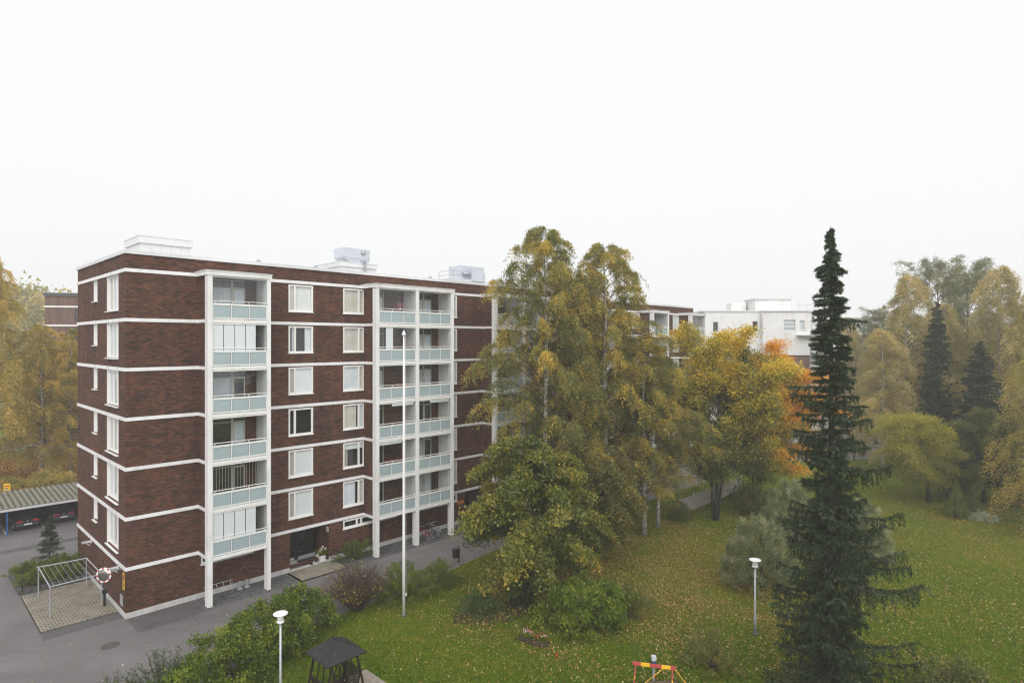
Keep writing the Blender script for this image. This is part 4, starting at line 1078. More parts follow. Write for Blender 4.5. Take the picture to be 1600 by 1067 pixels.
# willow shoots in the corner: long leaves set along upright stems
def shoots_mesh(seed, r, h, n, nlv, leaf, lmat):
    rng = np.random.default_rng(seed); wd = MB(); P, A, T = [], [], []
    for i in range(n):
        az = rng.random()*6.28; q = rng.random()**.5; l = h*rng.uniform(.55,1.05)
        tip = np.array([math.cos(az)*r*q*1.25, math.sin(az)*r*q*1.25, l*(1-.25*q)])
        b0 = np.array([tip[0]*.2, tip[1]*.2, 0]); md = (b0+tip)*.5 + np.array([0,0,.12*l])
        wd.tube([b0, md, tip], [.016,.011,.004], 4, cap=False)
        for j in range(nlv):
            t = .18+.82*(j+rng.random())/nlv
            p = (1-t)**2*b0 + 2*t*(1-t)*md + t*t*tip
            o = unit(rng.normal(size=3)*np.array([1,1,.3]) + (tip-b0)/l*.6)
            P.append(p+o*leaf*.55); A.append(o); T.append(rng.normal()*.18+.5)
    return wd.mesh('stems', M['twig'], True), leaf_mesh('foliage', np.array(P), leaf*rng.uniform(.8,1.2,len(P)), np.array(T), lmat, .34, axis=np.array(A), axis_w=.85, flat=.8, rng=rng)
sh = shoots_mesh(69, 1.25, 2.7, 95, 36, .15, LM['sapling'])
plant_bush('willow_sapling', 'open willow sapling with narrow leaves between the asphalt and the hedge', sh, -14.7, 25.6, 0, (1,1,1), gs)
plant_bush('willow_sapling', 'smaller willow sapling lowest on the asphalt edge', sh, -16.2, 24.6, 2.0, (.7,.7,.8), gs)
# bare twiggy spirea
def twiggy_mesh(seed, r, h, n, nleaf):
    rng = np.random.default_rng(seed); wd = MB(); tips = []
    for i in range(n):
        az = rng.random()*6.28; q = rng.random()**.6; l = h*rng.uniform(.6,1.05)
        tip = np.array([math.cos(az)*r*q*1.1, math.sin(az)*r*q*1.1, l*math.sqrt(max(.1,1-.55*q*q))])
        b0 = np.array([tip[0]*.15, tip[1]*.15, 0]); md = (b0+tip)*.5+np.array([0,0,.16*l])+rng.normal(size=3)*.07
        wd.tube([b0, md, tip], [.013,.009,.004], 3, cap=False)
        for j in range(3):
            t = rng.uniform(.4,.95); p = (1-t)**2*b0+2*t*(1-t)*md+t*t*tip
            e = p+rng.normal(size=3)*.2+np.array([tip[0]*.12,tip[1]*.12,.22]); wd.tube([p,e], [.007,.003], 3, cap=False); tips += [p, e]
        tips.append(tip)
    tips = np.array(tips); P = tips[rng.integers(0,len(tips),nleaf)] + rng.normal(size=(nleaf,3))*.09
    P2 = P[(P[:,2] < h*.62) | (rng.random(len(P)) < .35)]
    return wd.mesh('stems', M['twig'], True), leaf_mesh('foliage', P2, .085*rng.uniform(.7,1.3,len(P2)), rng.random(len(P2)), LM['sparse'], .6, flat=.5, rng=rng)
tw = twiggy_mesh(70, 1.95, 2.75, 620, 1500)
plant_bush('spirea_bush', 'nearly bare brown twiggy bush with last yellow leaves beside the hedge', tw, -9.0, 35.3, 0, (1,1,1), gs)
nb_ = bush_mesh(71, 1.5, 1.1, 1.9, 70, 90, .12, .2, LM['olive'], .3, .16, 20, .5)
plant_bush('green_bush', 'dark leafy bush in front of the big spruce on the open lawn side', nb_, 18.9, 26.0, 0, (1,1,1), gs)
plant_bush('green_bush', 'low leafy bush under the golden topped maple by the fence', nb_, 14.6, 53.0, 1.0, (.9,.8,.8), gs)
plant_bush('green_bush', 'dark undergrowth bush at the feet of the orange maple', nb_, 21.6, 54.5, 2.0, (1.5,1.1,1.5), gs)
plant_bush('green_bush', 'wide dark bush closing the lawn under the green apple tree', nb_, 44.5, 60.5, 4.0, (2.2,1.3,1.5), gs)
plant_bush('green_bush', 'dark bush standing between the weeping birch and the clipped conifers', nb_, 49.6, 58.5, .6, (2.2,1.3,1.8), gs)
th = bush_mesh(72, .78, .78, 2.6, 150, 120, .095, .10, LM['juniper'], .42, .14, 6, .3, inner=.2, lump=.03)
# clipped cone shape
for v in th[1].vertices:
    k_ = max(.06, 1.12*(1-v.co.z/2.75)); v.co.x *= k_*1.15; v.co.y *= k_*1.15
plant_bush('thuja', 'taller clipped conical thuja on the open lawn', th, 39.2, 53.6, 0, (1.05,1.05,1.35), 'clipped conifers on the lawn', 'conifer')
plant_bush('thuja', 'smaller conical thuja just behind the taller one', th, 42.0, 55.4, 1.0, (.8,.8,1.05), 'clipped conifers on the lawn', 'conifer')
ho = bush_mesh(73, 1.1, .7, .5, 50, 26, .26, .16, LM['hosta'], .6, .2, 6, .45, inner=.3)
plant_bush('hosta', 'patch of pale variegated leaves at the foot of the thuja pair', ho, 41.0, 53.0, 0, (1,1,1), None, 'plant')
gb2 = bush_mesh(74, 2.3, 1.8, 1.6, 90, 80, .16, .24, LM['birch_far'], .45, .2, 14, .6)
plant_bush('golden_bush', 'low golden bush under the trees by the brick gable corner', gb2, -49.8, 65.5, 0, (1,1,1.0), 'undergrowth behind the carport')
plant_bush('golden_bush', 'low yellow bush on the leafy bank above the middle of the carport roof', gb2, -52.8, 63.5, 2.0, (.9,.8,.8), 'undergrowth behind the carport')
plant_bush('green_bush', 'dark green bush on the bank by the yellow information sign', nb_, -56.0, 62.0, 2.0, (1.8,1.5,1.6), 'undergrowth behind the carport')

# far wood in the fog behind the brown building and along the horizon
def wood_mesh(seed, segs, n, leaf, lmat):
    rng = np.random.default_rng(seed); P = []; T = []
    for (x0, x1, y, z0, z1, n_) in segs:
        nc = n_//26
        cx = rng.uniform(x0,x1,nc); cyy = y+rng.uniform(-9,9,nc)
        topz = z1*(.78+.14*np.sin(cx*.11)+.10*np.sin(cx*.31+1)+.07*np.sin(cx*.77+2))
        cz = z0+(topz-z0)*rng.random(nc)**.7
        q = np.stack([cx,cyy,cz],1)[:,None,:]+rng.normal(size=(nc,26,3))*np.array([1.6,1.6,1.4])
        P.append(q.reshape(-1,3)); T.append((.3+rng.normal(size=(nc,1))*.25+rng.normal(size=(nc,26))*.1).ravel())
    return leaf_mesh('far_wood', np.concatenate(P), leaf*rng.uniform(.7,1.3,sum(len(p) for p in P)), np.concatenate(T), lmat, .8, rng=rng)
fwm = wood_mesh(81, [(-175,-60,196,8,34,26000),(-60,30,235,0,15,9000),(30,200,235,0,20,20000),(75,130,120,0,19,14000)], 0, 1.25, LM['birch_far'])  # paled leaf colour adds to the fog's fading
put(bpy.data.objects.new('far_woods', fwm), kind='stuff', label='faint wood on the hillside fading into fog', category='wood')

# ================================================================== ground
GX0, GX1, GY0, GY1 = -235, 235, -6, 290
obj('ground', MB().quad((GX0,GY0,0),(GX1,GY0,0),(GX1,GY1,0),(GX0,GY1,0)), M['lawn'], kind='structure')
hill = MB(); nx, ny = 24, 8; vs = []
for j in range(ny+1):
    for i in range(nx+1):
        x = -230+190*i/nx; y = 150+120*j/ny
        vs.append((x, y, -.5+22*(j/ny)**1.0*(1-i/nx)**.5*(.8+.2*math.sin(x*.07))))
hill.add(vs, [(j*(nx+1)+i, j*(nx+1)+i+1, (j+1)*(nx+1)+i+1, (j+1)*(nx+1)+i) for j in range(ny) for i in range(nx)])
obj('hill', hill, M['lawn'], kind='structure')
def sheet(name, pts, z, mat, local=True, kind='structure', parent=None):
    me = bpy.data.meshes.new(name)
    import bmesh
    bm = bmesh.new()
    vs = [bm.verts.new((*(L2W(*p)[:2] if local else p), z)) for p in pts]
    f = bm.faces.new(vs)
    if f.normal.z < 0: f.normal_flip()
    bmesh.ops.triangulate(bm, faces=[f]); bm.to_mesh(me); bm.free()
    me.materials.append(M[mat])
    return put(bpy.data.objects.new(name, me), parent, kind=kind)
edge = [(-40,-34),(-8,-17),(-4,-14.5),(-1.5,-12.6),(.5,-11.0),(3,-9.7),(6,-8.6),(9,-8.1),(13,-8.3),(16,-8.1),(18.5,-7.3),(22,-6.9),(30,-6.8),(44,-7.6),(56,-7.9),(90,-8.2)]
road = edge + [(90,-2.6),(66.5,-2.2),(44,-2.2),(26,-2.15),(3.6,-2.15),(3.6,.3),(0.2,.3),(.2,11.8),(44.2,11.8),(44.2,30.0),(-60,30.0),(-60,-34)]
sheet('road', road, .004, 'asphalt')
sheet('gravel_strip', [(3.6,-2.15),(9.35,-2.15),(9.35,.2),(3.6,.2)], .008, 'gravel')
sheet('gravel_strip', [(12.9,-2.15),(25.1,-2.15),(25.1,.2),(12.9,.2)], .008, 'gravel')
sheet('gravel_strip', [(27.6,-2.2),(66,-2.2),(66,.2),(27.6,.2)], .008, 'gravel')
sheet('leafy_bank', [(-45,30.0),(44,30.0),(46,64),(20,66),(0,67),(-20,66),(-45,65)], .012, 'bank')
sheet('road', [(-60,69),(0,71),(40,71),(60,70),(60,77),(0,79),(-60,77)], .008, 'asphalt')
sheet('asphalt_patch', [(.0,-2.3),(2.2,-2.5),(3.55,-2.15),(3.55,-.03),(.0,-.03)], .008, 'asphalt_dark')
sheet('asphalt_patch', [(-3.7,.2),(-.6,.3),(-.05,.1),(-.05,1.3),(-3.66,1.3)], .008, 'asphalt_dark')
sheet('asphalt_patch', [(15.2,-3.6),(16.6,-3.5),(16.5,-4.7),(15.1,-4.8)], .008, 'asphalt_dark')
sheet('asphalt_patch', [(-14,18.5),(6,18.3),(6,19.2),(-14,19.6)], .008, 'asphalt_dark')
sheet('parking_area', [(30,78),(70,84),(66,112),(30,104)], .008, 'asphalt', local=False)
sheet('bare_soil', [(-3.3,33.6),(-1.4,33.2),(.2,34.0),(1.4,35.6),(.4,36.6),(-1.6,36.4),(-3.2,35.2)], .006, 'soil', local=False)

# entrance walks: rows of pavers
def paver_field(name, x0, x1, y0, y1, pw, ph, mat, gap=.012, seed=1, parent=None, loc=(0,0,0), rz=0, h=.035, half=True):
    rg = random.Random(seed); mb = MB()
    nx = round((x1-x0)/pw); ny = round((y1-y0)/ph)
    for j in range(ny):
        off = pw*.5 if (half and j % 2) else 0
        for i in range(-1, nx+1):
            a, b_ = x0+i*pw+off+gap/2, x0+(i+1)*pw+off-gap/2
            a, b_ = max(a, x0), min(b_, x1)
            if b_-a < .05: continue
            z = h+rg.uniform(-.005,.005)
            mb.box(a, b_, y0+j*ph+gap/2, y0+(j+1)*ph-gap/2, .0, z)
    return obj(name, mb, mat, parent, loc, rz)
yard = obj('paved_yard', MB().prism([(-3.65,1.35),(-.03,1.35),(-.03,8.05),(-3.65,8.05)], -.03, .018), M['paver_joint'], loc=L2W(0,0), rz=ANG, kind='structure')
pf = paver_field('paving_stone', -3.6, -.06, 1.4, 8.0, .30, .24, M['paver'], .04, 3, yard, h=.045); pf['kind'] = 'stuff'
for n_, (a, b_, y0) in enumerate(((9.5, 12.8, -2.0), (25.2, 27.5, -2.1))):
    wk = obj('entrance_walk', MB().prism([(a,y0),(b_,y0),(b_,-.03),(a,-.03)], -.03, .012), M['paver_joint'], loc=L2W(0,0), rz=ANG, kind='structure')
    pf = paver_field('paving_stone', a, b_, y0, -.03, .21, .42, M['paver'], .014, 5+n_, wk, h=.024, half=False); pf['kind'] = 'stuff'
# slabs under the garden swing, each its own stone
swp = obj('swing_terrace', MB().prism([(-1.9,-2.6),(1.9,-2.6),(1.9,1.62),(-1.9,1.62)], -.03, .012), M['paver_joint'], loc=(-7.1,26.4,0), rz=R(45.98), kind='structure')
rg = random.Random(4)
for i in range(8):
    for j in range(9):
        mb = cached('swing_slab', lambda: MB().box(.008,.462,.008,.452,0,.03).mesh('paving_slab', M['slab']))
        o = obj('paving_slab', mb, None, swp, (-1.88+i*.47, -2.58+j*.46, .012+rg.uniform(0,.008)))

# ------------------------------------------------------------------ grass and fallen leaves
def inside(poly, X, Y):
    c = np.zeros(len(X), bool); n = len(poly)
    for i in range(n):
        x1, y1 = poly[i]; x2, y2 = poly[(i+1)%n]
        t = ((y1 > Y) != (y2 > Y)) & (X < (x2-x1)*(Y-y1)/(y2-y1+1e-12)+x1)
        c ^= t
    return c
road_w = [L2W(*p)[:2] for p in road]
def lawn_points(n, rng, y0=23, y1=66, pw=1.6):
    y = y0+(y1-y0)*rng.random(n)**pw
    x = rng.uniform(-.62,.93,n)*y
    k = ~inside(road_w, x, y)
    lx, ld = (x-CORNER[0])*UX+(y-CORNER[1])*UY, -(x-CORNER[0])*UY+(y-CORNER[1])*UX
    k &= ld < -6.6
    sx, sy = x+7.1, y-26.4; a, b_ = sx*UX+sy*UY, -sx*UY+sy*UX
    k &= ~((abs(a) < 1.95) & (b_ > -2.65) & (b_ < 1.7))
    return x[k], y[k]
rng = np.random.default_rng(91)
gx, gy = lawn_points(330000, rng)
n = len(gx); hgt = rng.uniform(.05,.13,n)
a = rng.random(n)*6.283; wv = .5*np.sin(gx*.23+gy*.11)+.5*np.sin(gx*.07-gy*.31)+.35*np.sin(gx*.9+1)*np.sin(gy*.8)
V = np.empty((n,3,3)); wdt = rng.uniform(.02,.045,n)
V[:,0] = np.stack([gx-np.cos(a)*wdt, gy-np.sin(a)*wdt, np.zeros(n)],1)
V[:,1] = np.stack([gx+np.cos(a)*wdt, gy+np.sin(a)*wdt, np.zeros(n)],1)
V[:,2] = np.stack([gx+rng.normal(size=n)*.05, gy+rng.normal(size=n)*.05, hgt],1)
me = bpy.data.meshes.new('grass')
me.vertices.add(3*n); me.vertices.foreach_set('co', V.astype(np.float32).ravel())
me.loops.add(3*n); me.loops.foreach_set('vertex_index', np.arange(3*n, dtype=np.int32))
me.polygons.add(n); me.polygons.foreach_set('loop_start', np.arange(0,3*n,3, dtype=np.int32))
at = me.attributes.new('tint','FLOAT','FACE'); at.data.foreach_set('value', np.clip(.28+.15*wv+.42*np.exp(-((gx-11)**2/90+(gy-43)**2/70))+.22*np.clip((gx-20)/20,0,1)+rng.normal(size=n)*.16,0,1).astype(np.float32))
me.materials.append(LM['grass']); me.update(calc_edges=True)
put(bpy.data.objects.new('grass', me), kind='stuff', label='short autumn grass of the lawn', category='grass')
# leaves: thick under the maples and birches, thinner on the open lawn
lx_, ly_ = lawn_points(420000, rng, 24, 64, 1.35)
den = np.full(len(lx_), .085)
for (cx, cy2, s, wgt) in ((3,38.5,4.5,1.0),(8,43,6,1.3),(13,43,7,1.0),(10,37,6,.6),(12,51,6,.75),(19,52,6,.6),(-1.5,35.5,2.6,.45),(24,51,7,.5),(36,46,7,.30),(41,57,6,.85),(47,56,7,.85),(32,38,6,.16)):
    den += wgt*np.exp(-((lx_-cx)**2+(ly_-cy2)**2)/(2*s*s))
den *= .72+.5*np.sin(lx_*.9+ly_*.4)*np.sin(ly_*.7-lx_*.2)
k = rng.random(len(lx_)) < den*.46
lx_, ly_ = lx_[k], ly_[k]; n = len(lx_)
P = np.stack([lx_,ly_,rng.uniform(.05,.12,n)],1)
lf_ = leaf_mesh('fallen_leaves', P, rng.uniform(.05,.105,n), rng.beta(1.7,2.0,n), LM['fallen'], .75, flat=2.5, rng=rng)
put(bpy.data.objects.new('fallen_leaves', lf_), kind='stuff', label='yellow birch leaves scattered over the lawn', category='leaves')
# a few blown onto the asphalt, and the bank's orange litter
n = 1100; q = rng.random(n); xx = rng.uniform(-6,34,n); dd = np.where(rng.random(n) < .6, -6.9+rng.normal(size=n)*.5, -2.3-rng.random(n)**.7*5.5)
P = np.array([L2W(a_, b_, .02) for a_, b_ in zip(xx, dd)])
xx2 = rng.uniform(-16,0,260); dd2 = rng.uniform(-8,22,260); P = np.concatenate([P, np.array([L2W(a_, b_, .02) for a_, b_ in zip(xx2, dd2)])])
put(bpy.data.objects.new('fallen_leaves', leaf_mesh('fallen_leaves', P, rng.uniform(.06,.12,len(P)), rng.beta(2,1.5,len(P)), LM['fallen'], .75, flat=4, rng=rng)), kind='stuff', label='few yellow leaves blown over the asphalt', category='leaves')
n = 26000; xx = rng.uniform(-20,30,n); dd = rng.uniform(30.2,60,n); P = np.array([L2W(a_, b_, z_) for a_, b_, z_ in zip(xx, dd, rng.uniform(.04,.3,n))])
put(bpy.data.objects.new('fallen_leaves', leaf_mesh('fallen_leaves', P, rng.uniform(.12,.24,n), rng.random(n), LM['fallen_orange'], .75, flat=1.5, rng=rng)), kind='stuff', label='orange leaf litter on the bank behind the carport', category='leaves')

# ================================================================== street furniture
def lamp_post(X, Y, label):
    t = thing('street_lamp', label, 'street lamp', (X,Y,0), 0, 'lamp posts on the lawn')
    obj('base', MB().lathe([(.20,-.02),(.20,.05),(.10,.07)], 14), M['stone_dark'], t)
    obj('pole', MB().lathe([(.075,0),(.075,.9),(.055,1.0),(.045,3.55)], 12), M['galv'], t, smooth=True)
    hd_ = obj('lamp_head', MB().lathe([(.06,3.52),(.15,3.56),(.16,3.62),(.125,3.66),(.125,3.84),(.17,3.86),(.17,3.89),(.05,3.90)], 18), M['frame'], t, smooth=False)
    obj('louvre', MB().lathe([(.15,3.70),(.155,3.71),(.15,3.72)], 18), M['galv'], hd_)
    obj('lamp_disc', MB().lathe([(.06,3.89),(.295,3.92),(.305,3.94),(.295,3.955),(.18,3.985),(.165,3.975),(.05,3.975)], 28), M['white'], t)
    return t
lamp_post(-9.9, 26.0, 'white disc lamp post between the hedge and the garden swing')
lamp_post(12.95, 32.4, 'white disc lamp post in front of the grey willow bush')

fp = thing('flagpole', 'tall white flagpole standing on the lawn edge by the junipers', 'flagpole', (-6.14,34.5,0))
obj('base', MB().box(-.16,.16,-.16,.16,-.02,.06), M['stone_dark'], fp)
obj('pole', MB().lathe([(.085,0),(.08,4),(.068,9),(.045,15.9)], 14), M['white'], fp, smooth=True)
obj('finial', MB().lathe([(.055,15.9),(.13,15.93),(.12,15.99),(.02,16.2)], 12), M['galv_light'], fp)
obj('halyard', MB().tube([(.13,0,1.2),(.12,0,8),(.09,0,15.9)], .006, 4).box(.1,.16,-.02,.02,1.15,1.3), M['frame'], fp)

def litter_bin(X, Y, label, rz=ANG):
    t = thing('litter_bin', label, 'litter bin', (X,Y,0), rz, 'litter bins by the road')
    obj('post', MB().box(.20,.27,-.035,.035,-.02,1.15), M['blackmetal'], t)
    obj('bin', MB().prism([(-.2,-.17),(.2,-.17),(.2,.17),(-.2,.17)], .42, 1.02).box(-.215,.215,-.185,.185,1.0,1.04), M['black'], t)
    obj('lid', MB().box(-.2,.2,-.17,.17,1.042,1.07), M['stone_dark'], t)
litter_bin(-3.92, 42.7, 'black litter bin on a post where the lawn meets the road')
litter_bin(17.0, 63.3, 'distant black litter bin by the path behind the maples')

# frame for airing carpets
cr = thing('drying_rack', 'grey steel tube drying frame standing on the paved yard beside the gable', 'drying rack', L2W(0,0), ANG)
LEG = [(-2.97,2.96),(-.48,3.12),(-2.89,7.16),(-.5,6.91)]
for (x_, y_) in LEG: obj('leg', MB().tube([(x_,y_,.03),(x_,y_,1.84)], .032, 10), M['galv'], cr)
for a_, b_ in ((0,1),(2,3),(0,2),(1,3)):
    p, q_ = Vector((*LEG[a_],1.84)), Vector((*LEG[b_],1.84)); e = (q_-p).normalized()*.06
    obj('top_bar', MB().tube([p-e, q_+e], .032, 10), M['galv'], cr)
for i in range(8):
    f_ = (i+.7)/8.6
    p = Vector((*LEG[0],1.85)).lerp(Vector((*LEG[1],1.85)), f_); q_ = Vector((*LEG[2],1.85)).lerp(Vector((*LEG[3],1.85)), f_)
    obj('line', MB().tube([p, (p+q_)/2-Vector((0,0,.03)), q_], .008, 5), M['galv'], cr)

# planting bed with block edging
bd = thing('planting_bed', 'raised bed edged with dark blocks beside the paved yard', 'planting bed', L2W(0,0), ANG)
obj('soil', MB().prism([(-3.45,8.45),(-.35,8.3),(-.35,12.2),(-3.45,12.3)], -.05, .36), M['soil'], bd)
def blocks(x0, y0, x1, y1):
    d_ = math.hypot(x1-x0, y1-y0); n_ = max(1, round(d_/.42)); an = math.atan2(y1-y0, x1-x0)
    for i in range(n_):
        for lv_ in range(2):
            mb = cached('edging_block', lambda: MB().box(-.195,.195,-.09,.09,0,.195).mesh('edging_block', M['stone_dark']))
            t_ = (i+.5+(.25 if lv_ else -.0))/n_
            if t_ > 1: continue
            o = obj('edging_block', mb, None, bd, (x0+(x1-x0)*t_+random.uniform(-.01,.01), y0+(y1-y0)*t_+random.uniform(-.01,.01), -.02+lv_*.2), an+random.uniform(-.02,.02))
blocks(-3.6,8.3,-.2,8.2); blocks(-3.62,12.5,-3.62,8.35); blocks(-.3,12.4,-3.6,12.45)
jc = bush_mesh(75, 1.0, .95, .62, 70, 90, .10, .13, LM['juniper'], .42, .16, 5, .3, spiky=.35, inner=.3)
for i, (x_, y_, s_, lb) in enumerate(((-2.7,9.2,1.0,'creeping juniper at the outer corner of the raised bed'),(-1.2,9.0,1.0,'creeping juniper in the raised bed beside the brick gable'),(-2.7,11.2,1.15,'creeping juniper at the back of the raised bed by the driveway'),(-1.0,11.2,1.05,'creeping juniper in the raised bed behind the small spruce'))):
    plant_bush('juniper_bush', lb, jc, *L2W(x_, y_)[:2], i*1.3, (s_,s_,1), 'creeping junipers in the raised bed', 'bush', .36)

# wall things on the gable
def wl(x, d, z): return L2W(x, d, z)
for (d_, lb) in ((1.35,'floodlight under the lowest white band nearest the gable corner'),(7.9,'floodlight under the lowest white band at the far end of the gable')):
    t = thing('wall_lamp', lb, 'wall lamp', wl(-.052, d_, 2.55), ANG, 'floodlights on the gable')
    obj('bracket', MB().box(-.06,.03,-.05,.05,-.1,.1), M['frame'], t)
    obj('lamp_housing', MB().prism([(-.5,-.16),(-.06,-.16),(-.06,.16),(-.5,.16)], .0, .06).bar((-.30,0,-.02),(-.05,0,-.22),.22,.05), M['galv_light'], t)
mi = thing('traffic_mirror', 'round traffic mirror with red and white rim on the brick gable', 'traffic mirror', wl(-.02, .50, 2.75), ANG)
obj('arm', MB().tube([(0,0,0),(-.55,.02,-.06),(-.80,.03,-.12)], .022, 8).box(-.03,.0,-.08,.08,-.12,.12), M['galv'], mi)
Rm = Matrix.Translation((-.92,-.02,-.14)) @ Matrix.Scale(.86,4) @ Matrix.Rotation(R(-45),4,'Z') @ Matrix.Rotation(R(86),4,'X')
def xf(mb, mtx):
    mb.v = [tuple(mtx @ Vector(p)) for p in mb.v]; return mb
obj('mirror', xf(MB().lathe([(.40,.0),(.385,.03),(.30,.065),(.18,.085),(.05,.09)], 28), Rm), pm('mirror_face', (.30,.29,.28), .08, .15, 3, metallic=.9), mi, smooth=True)
rim = obj('rim', xf(MB().lathe([(.36,-.06),(.40,-.06),(.40,.0),(.36,-.01)], 36), Rm), M['blackmetal'], mi)
for i in range(24):
    a0, a1 = i*2*math.pi/24, (i+1)*2*math.pi/24
    mb = MB(); v_ = []
    for a_ in (a0, (a0+a1)/2, a1):
        for (r_, z_) in ((.385,.034),(.475,.03),(.475,-.02),(.40,-.02)): v_.append((r_*math.cos(a_), r_*math.sin(a_), z_))
    fs = []
    for s_ in range(2):
        for q_ in range(4): fs.append((s_*4+q_, s_*4+(q_+1)%4, s_*4+4+(q_+1)%4, s_*4+4+q_))
    fs += [(0,3,2,1),(8,9,10,11)]
    mb.add(v_, fs)
    obj('rim_segment', xf(mb, Rm), M['red'] if i % 3 == 0 else M['white'], rim)
sg = thing('no_parking_sign', 'yellow no parking sign fixed to the brick gable corner', 'sign', wl(-.035, .27, 1.60), ANG)
obj('board', MB().box(-.012,.0,-.19,.19,0,.95), M['yellow_sign'], sg)
def disc(r, c, x, n=24): 
    mb = MB(); mb.add([(x, c[0]+r*math.cos(t*2*math.pi/n), c[1]+r*math.sin(t*2*math.pi/n)) for t in range(n)], [tuple(range(n))]); return mb
obj('symbol', disc(.15, (0,.68), -.014), M['red'], sg)
obj('symbol', disc(.115, (0,.68), -.016), M['blue'], sg)
s_ = MB(); s_.bar((-.018,.085,.595),(-.018,-.085,.765),.004,.035); obj('symbol', s_, M['red'], sg)
for i in range(4): obj('text_line', MB().quad((-.0145,-.14,.12+i*.085),(-.0145,.14-.05*(i%2),.12+i*.085),(-.0145,.14-.05*(i%2),.155+i*.085),(-.0145,-.14,.155+i*.085)), M['black'], sg)
vh = thing('wall_hatch', 'grey service hatch low on the brick gable near the corner', 'hatch', wl(-.018, .78, .55), ANG)
obj('door', MB().box(-.012,.0,-.3,.3,0,.62), M['galv'], vh); obj('frame', MB().box(-.008,.01,-.33,.33,-.03,.65), M['stone_dark'], vh)
vh2 = thing('wall_hatch', 'grey service hatch on the gable behind the drying frame', 'hatch', wl(-.018, 5.1, .7), ANG)
obj('door', MB().box(-.012,.0,-.25,.25,0,.6), M['galv'], vh2); obj('frame', MB().box(-.008,.01,-.28,.28,-.03,.63), M['stone_dark'], vh2)
bo = thing('bollard', 'black heating post standing on the pavers by the gable', 'post', wl(-.42, 2.75, .03), ANG)
obj('post', MB().box(-.055,.055,-.055,.055,0,.75), M['black'], bo); obj('socket_box', MB().box(-.11,.11,-.10,.10,.75,.98), M['black'], bo)
os_ = thing('orange_sign', 'small orange sign on the brick wall beside the second entrance', 'sign', wl(24.8, -.02, 1.72), ANG)
obj('board', MB().box(-.36,.36,-.012,.0,0,.27), M['orange_sign'], os_)
for i in range(2): obj('text_line', MB().quad((-.28,-.0135,.06+i*.1),(.28-.1*i,-.0135,.06+i*.1),(.28-.1*i,-.0135,.11+i*.1),(-.28,-.0135,.11+i*.1)), M['darkwood'], os_)
ys = thing('information_sign', 'yellow information sign on a post behind the carport roof', 'sign', (-45.4,54.7,-1.1), .1)
obj('post', MB().tube([(0,0,0),(0,0,3.9)], .04, 8), M['galv'], ys)
obj('board', MB().box(-.28,.28,-.06,-.04,3.0,3.9), M['yellow_sign'], ys)
for i in range(3): obj('text_line', MB().quad((-.2,-.0615,3.2+i*.22),(.2-.1*(i%2),-.0615,3.2+i*.22),(.2-.1*(i%2),-.0615,3.3+i*.22),(-.2,-.0615,3.3+i*.22)), M['blue'] if i < 2 else M['red'], ys)

def manhole(X, Y, r, lb):
    t = thing('manhole_cover', lb, 'manhole cover', (X,Y,.004), 0, 'manhole covers in the road')
    obj('ring', MB().lathe([(r,0),(r,.006),(r*.88,.006)], 28), M['stone_dark'], t)
    obj('lid', MB().lathe([(r*.86,0),(r*.86,.010),(.01,.010)], 28), pm('rusty_iron', (.10,.075,.065), .8, .3, 8, .4, 30), t)
    for i in range(7): obj('rib', MB().box(-r*.6, r*.6, -r*.6+i*r*.2-.012, -r*.6+i*r*.2+.012, .010, .015), M['stone_dark'], t)
manhole(-20.56, 31.15, .43, 'round iron manhole cover in the open asphalt')
manhole(-7.85, 42.6, .36, 'round iron manhole cover in the road behind the flagpole')

# low rail and vents under the first balcony
br_ = thing('bicycle_stand', 'low grey rail for bicycles against the wall under the first balcony', 'bicycle stand', wl(0,0,0), ANG)
obj('rail', MB().tube([(3.95,-.55,.0),(3.95,-.55,.8),(5.6,-.55,.8),(5.6,-.55,.0)], .022, 8), M['galv'], br_)
for i in range(4): obj('hook', MB().bar((4.25+i*.4,-.55,.8),(4.25+i*.4,-.72,.62),.03,.02), M['galv'], br_)
for i in range(2):
    t = thing('vent_cowl', ('grey vent cowl by the wall, nearer the bicycle rail','grey vent cowl by the wall, nearer the white column')[i], 'vent', wl(6.15+i*.45,-.35,0), ANG, 'vent cowls under the balcony')
    obj('pipe', MB().lathe([(.10,-.02),(.10,.34),(.13,.36),(.13,.46),(.04,.5)], 12), M['galv'], t)
    obj('foot', MB().lathe([(.17,0),(.17,.03),(.11,.04)], 12), M['plinth'], t)

# flower pot and mat-rolled boot scraper at the entrance
fpn = thing('flower_pot', 'square white flower pot with white blossoms in the entrance porch', 'flower pot', wl(12.0,.12,.132), ANG)
obj('pot', MB().prism([(-.2,-.2),(.2,-.2),(.2,.2),(-.2,.2)], 0, .42), M['white'], fpn)
obj('soil', MB().box(-.18,.18,-.18,.18,.42,.44), M['soil'], fpn)
r2 = np.random.default_rng(5); P = r2.normal(size=(260,3))*np.array([.22,.22,.12])+np.array([0,0,.62])
obj('foliage', leaf_mesh('foliage', P, np.full(260,.10), r2.random(260), LM['green'], .5, rng=r2), None, fpn)
P = np.concatenate([r2.normal(size=(14,3))*.035+np.array(c_) for c_ in ((-.35,-.1,.55),(-.22,-.12,.75),(.05,-.1,1.0),(.2,-.15,.85),(-.1,-.2,.9),(-.4,-.05,.45))])
obj('blossom', leaf_mesh('blossom', P, np.full(len(P),.10), np.zeros(len(P)), LM['flower'], .9, rng=r2), None, fpn)
sc_ = thing('boot_scraper', 'black boot brush with a white edge on the porch floor', 'boot brush', wl(11.35,.15,.132), ANG+.8)
obj('brush', MB().box(-.28,.28,-.09,.09,0,.14), M['black'], sc_); obj('edge', MB().box(-.28,.28,-.12,-.09,.02,.17), M['white'], sc_)

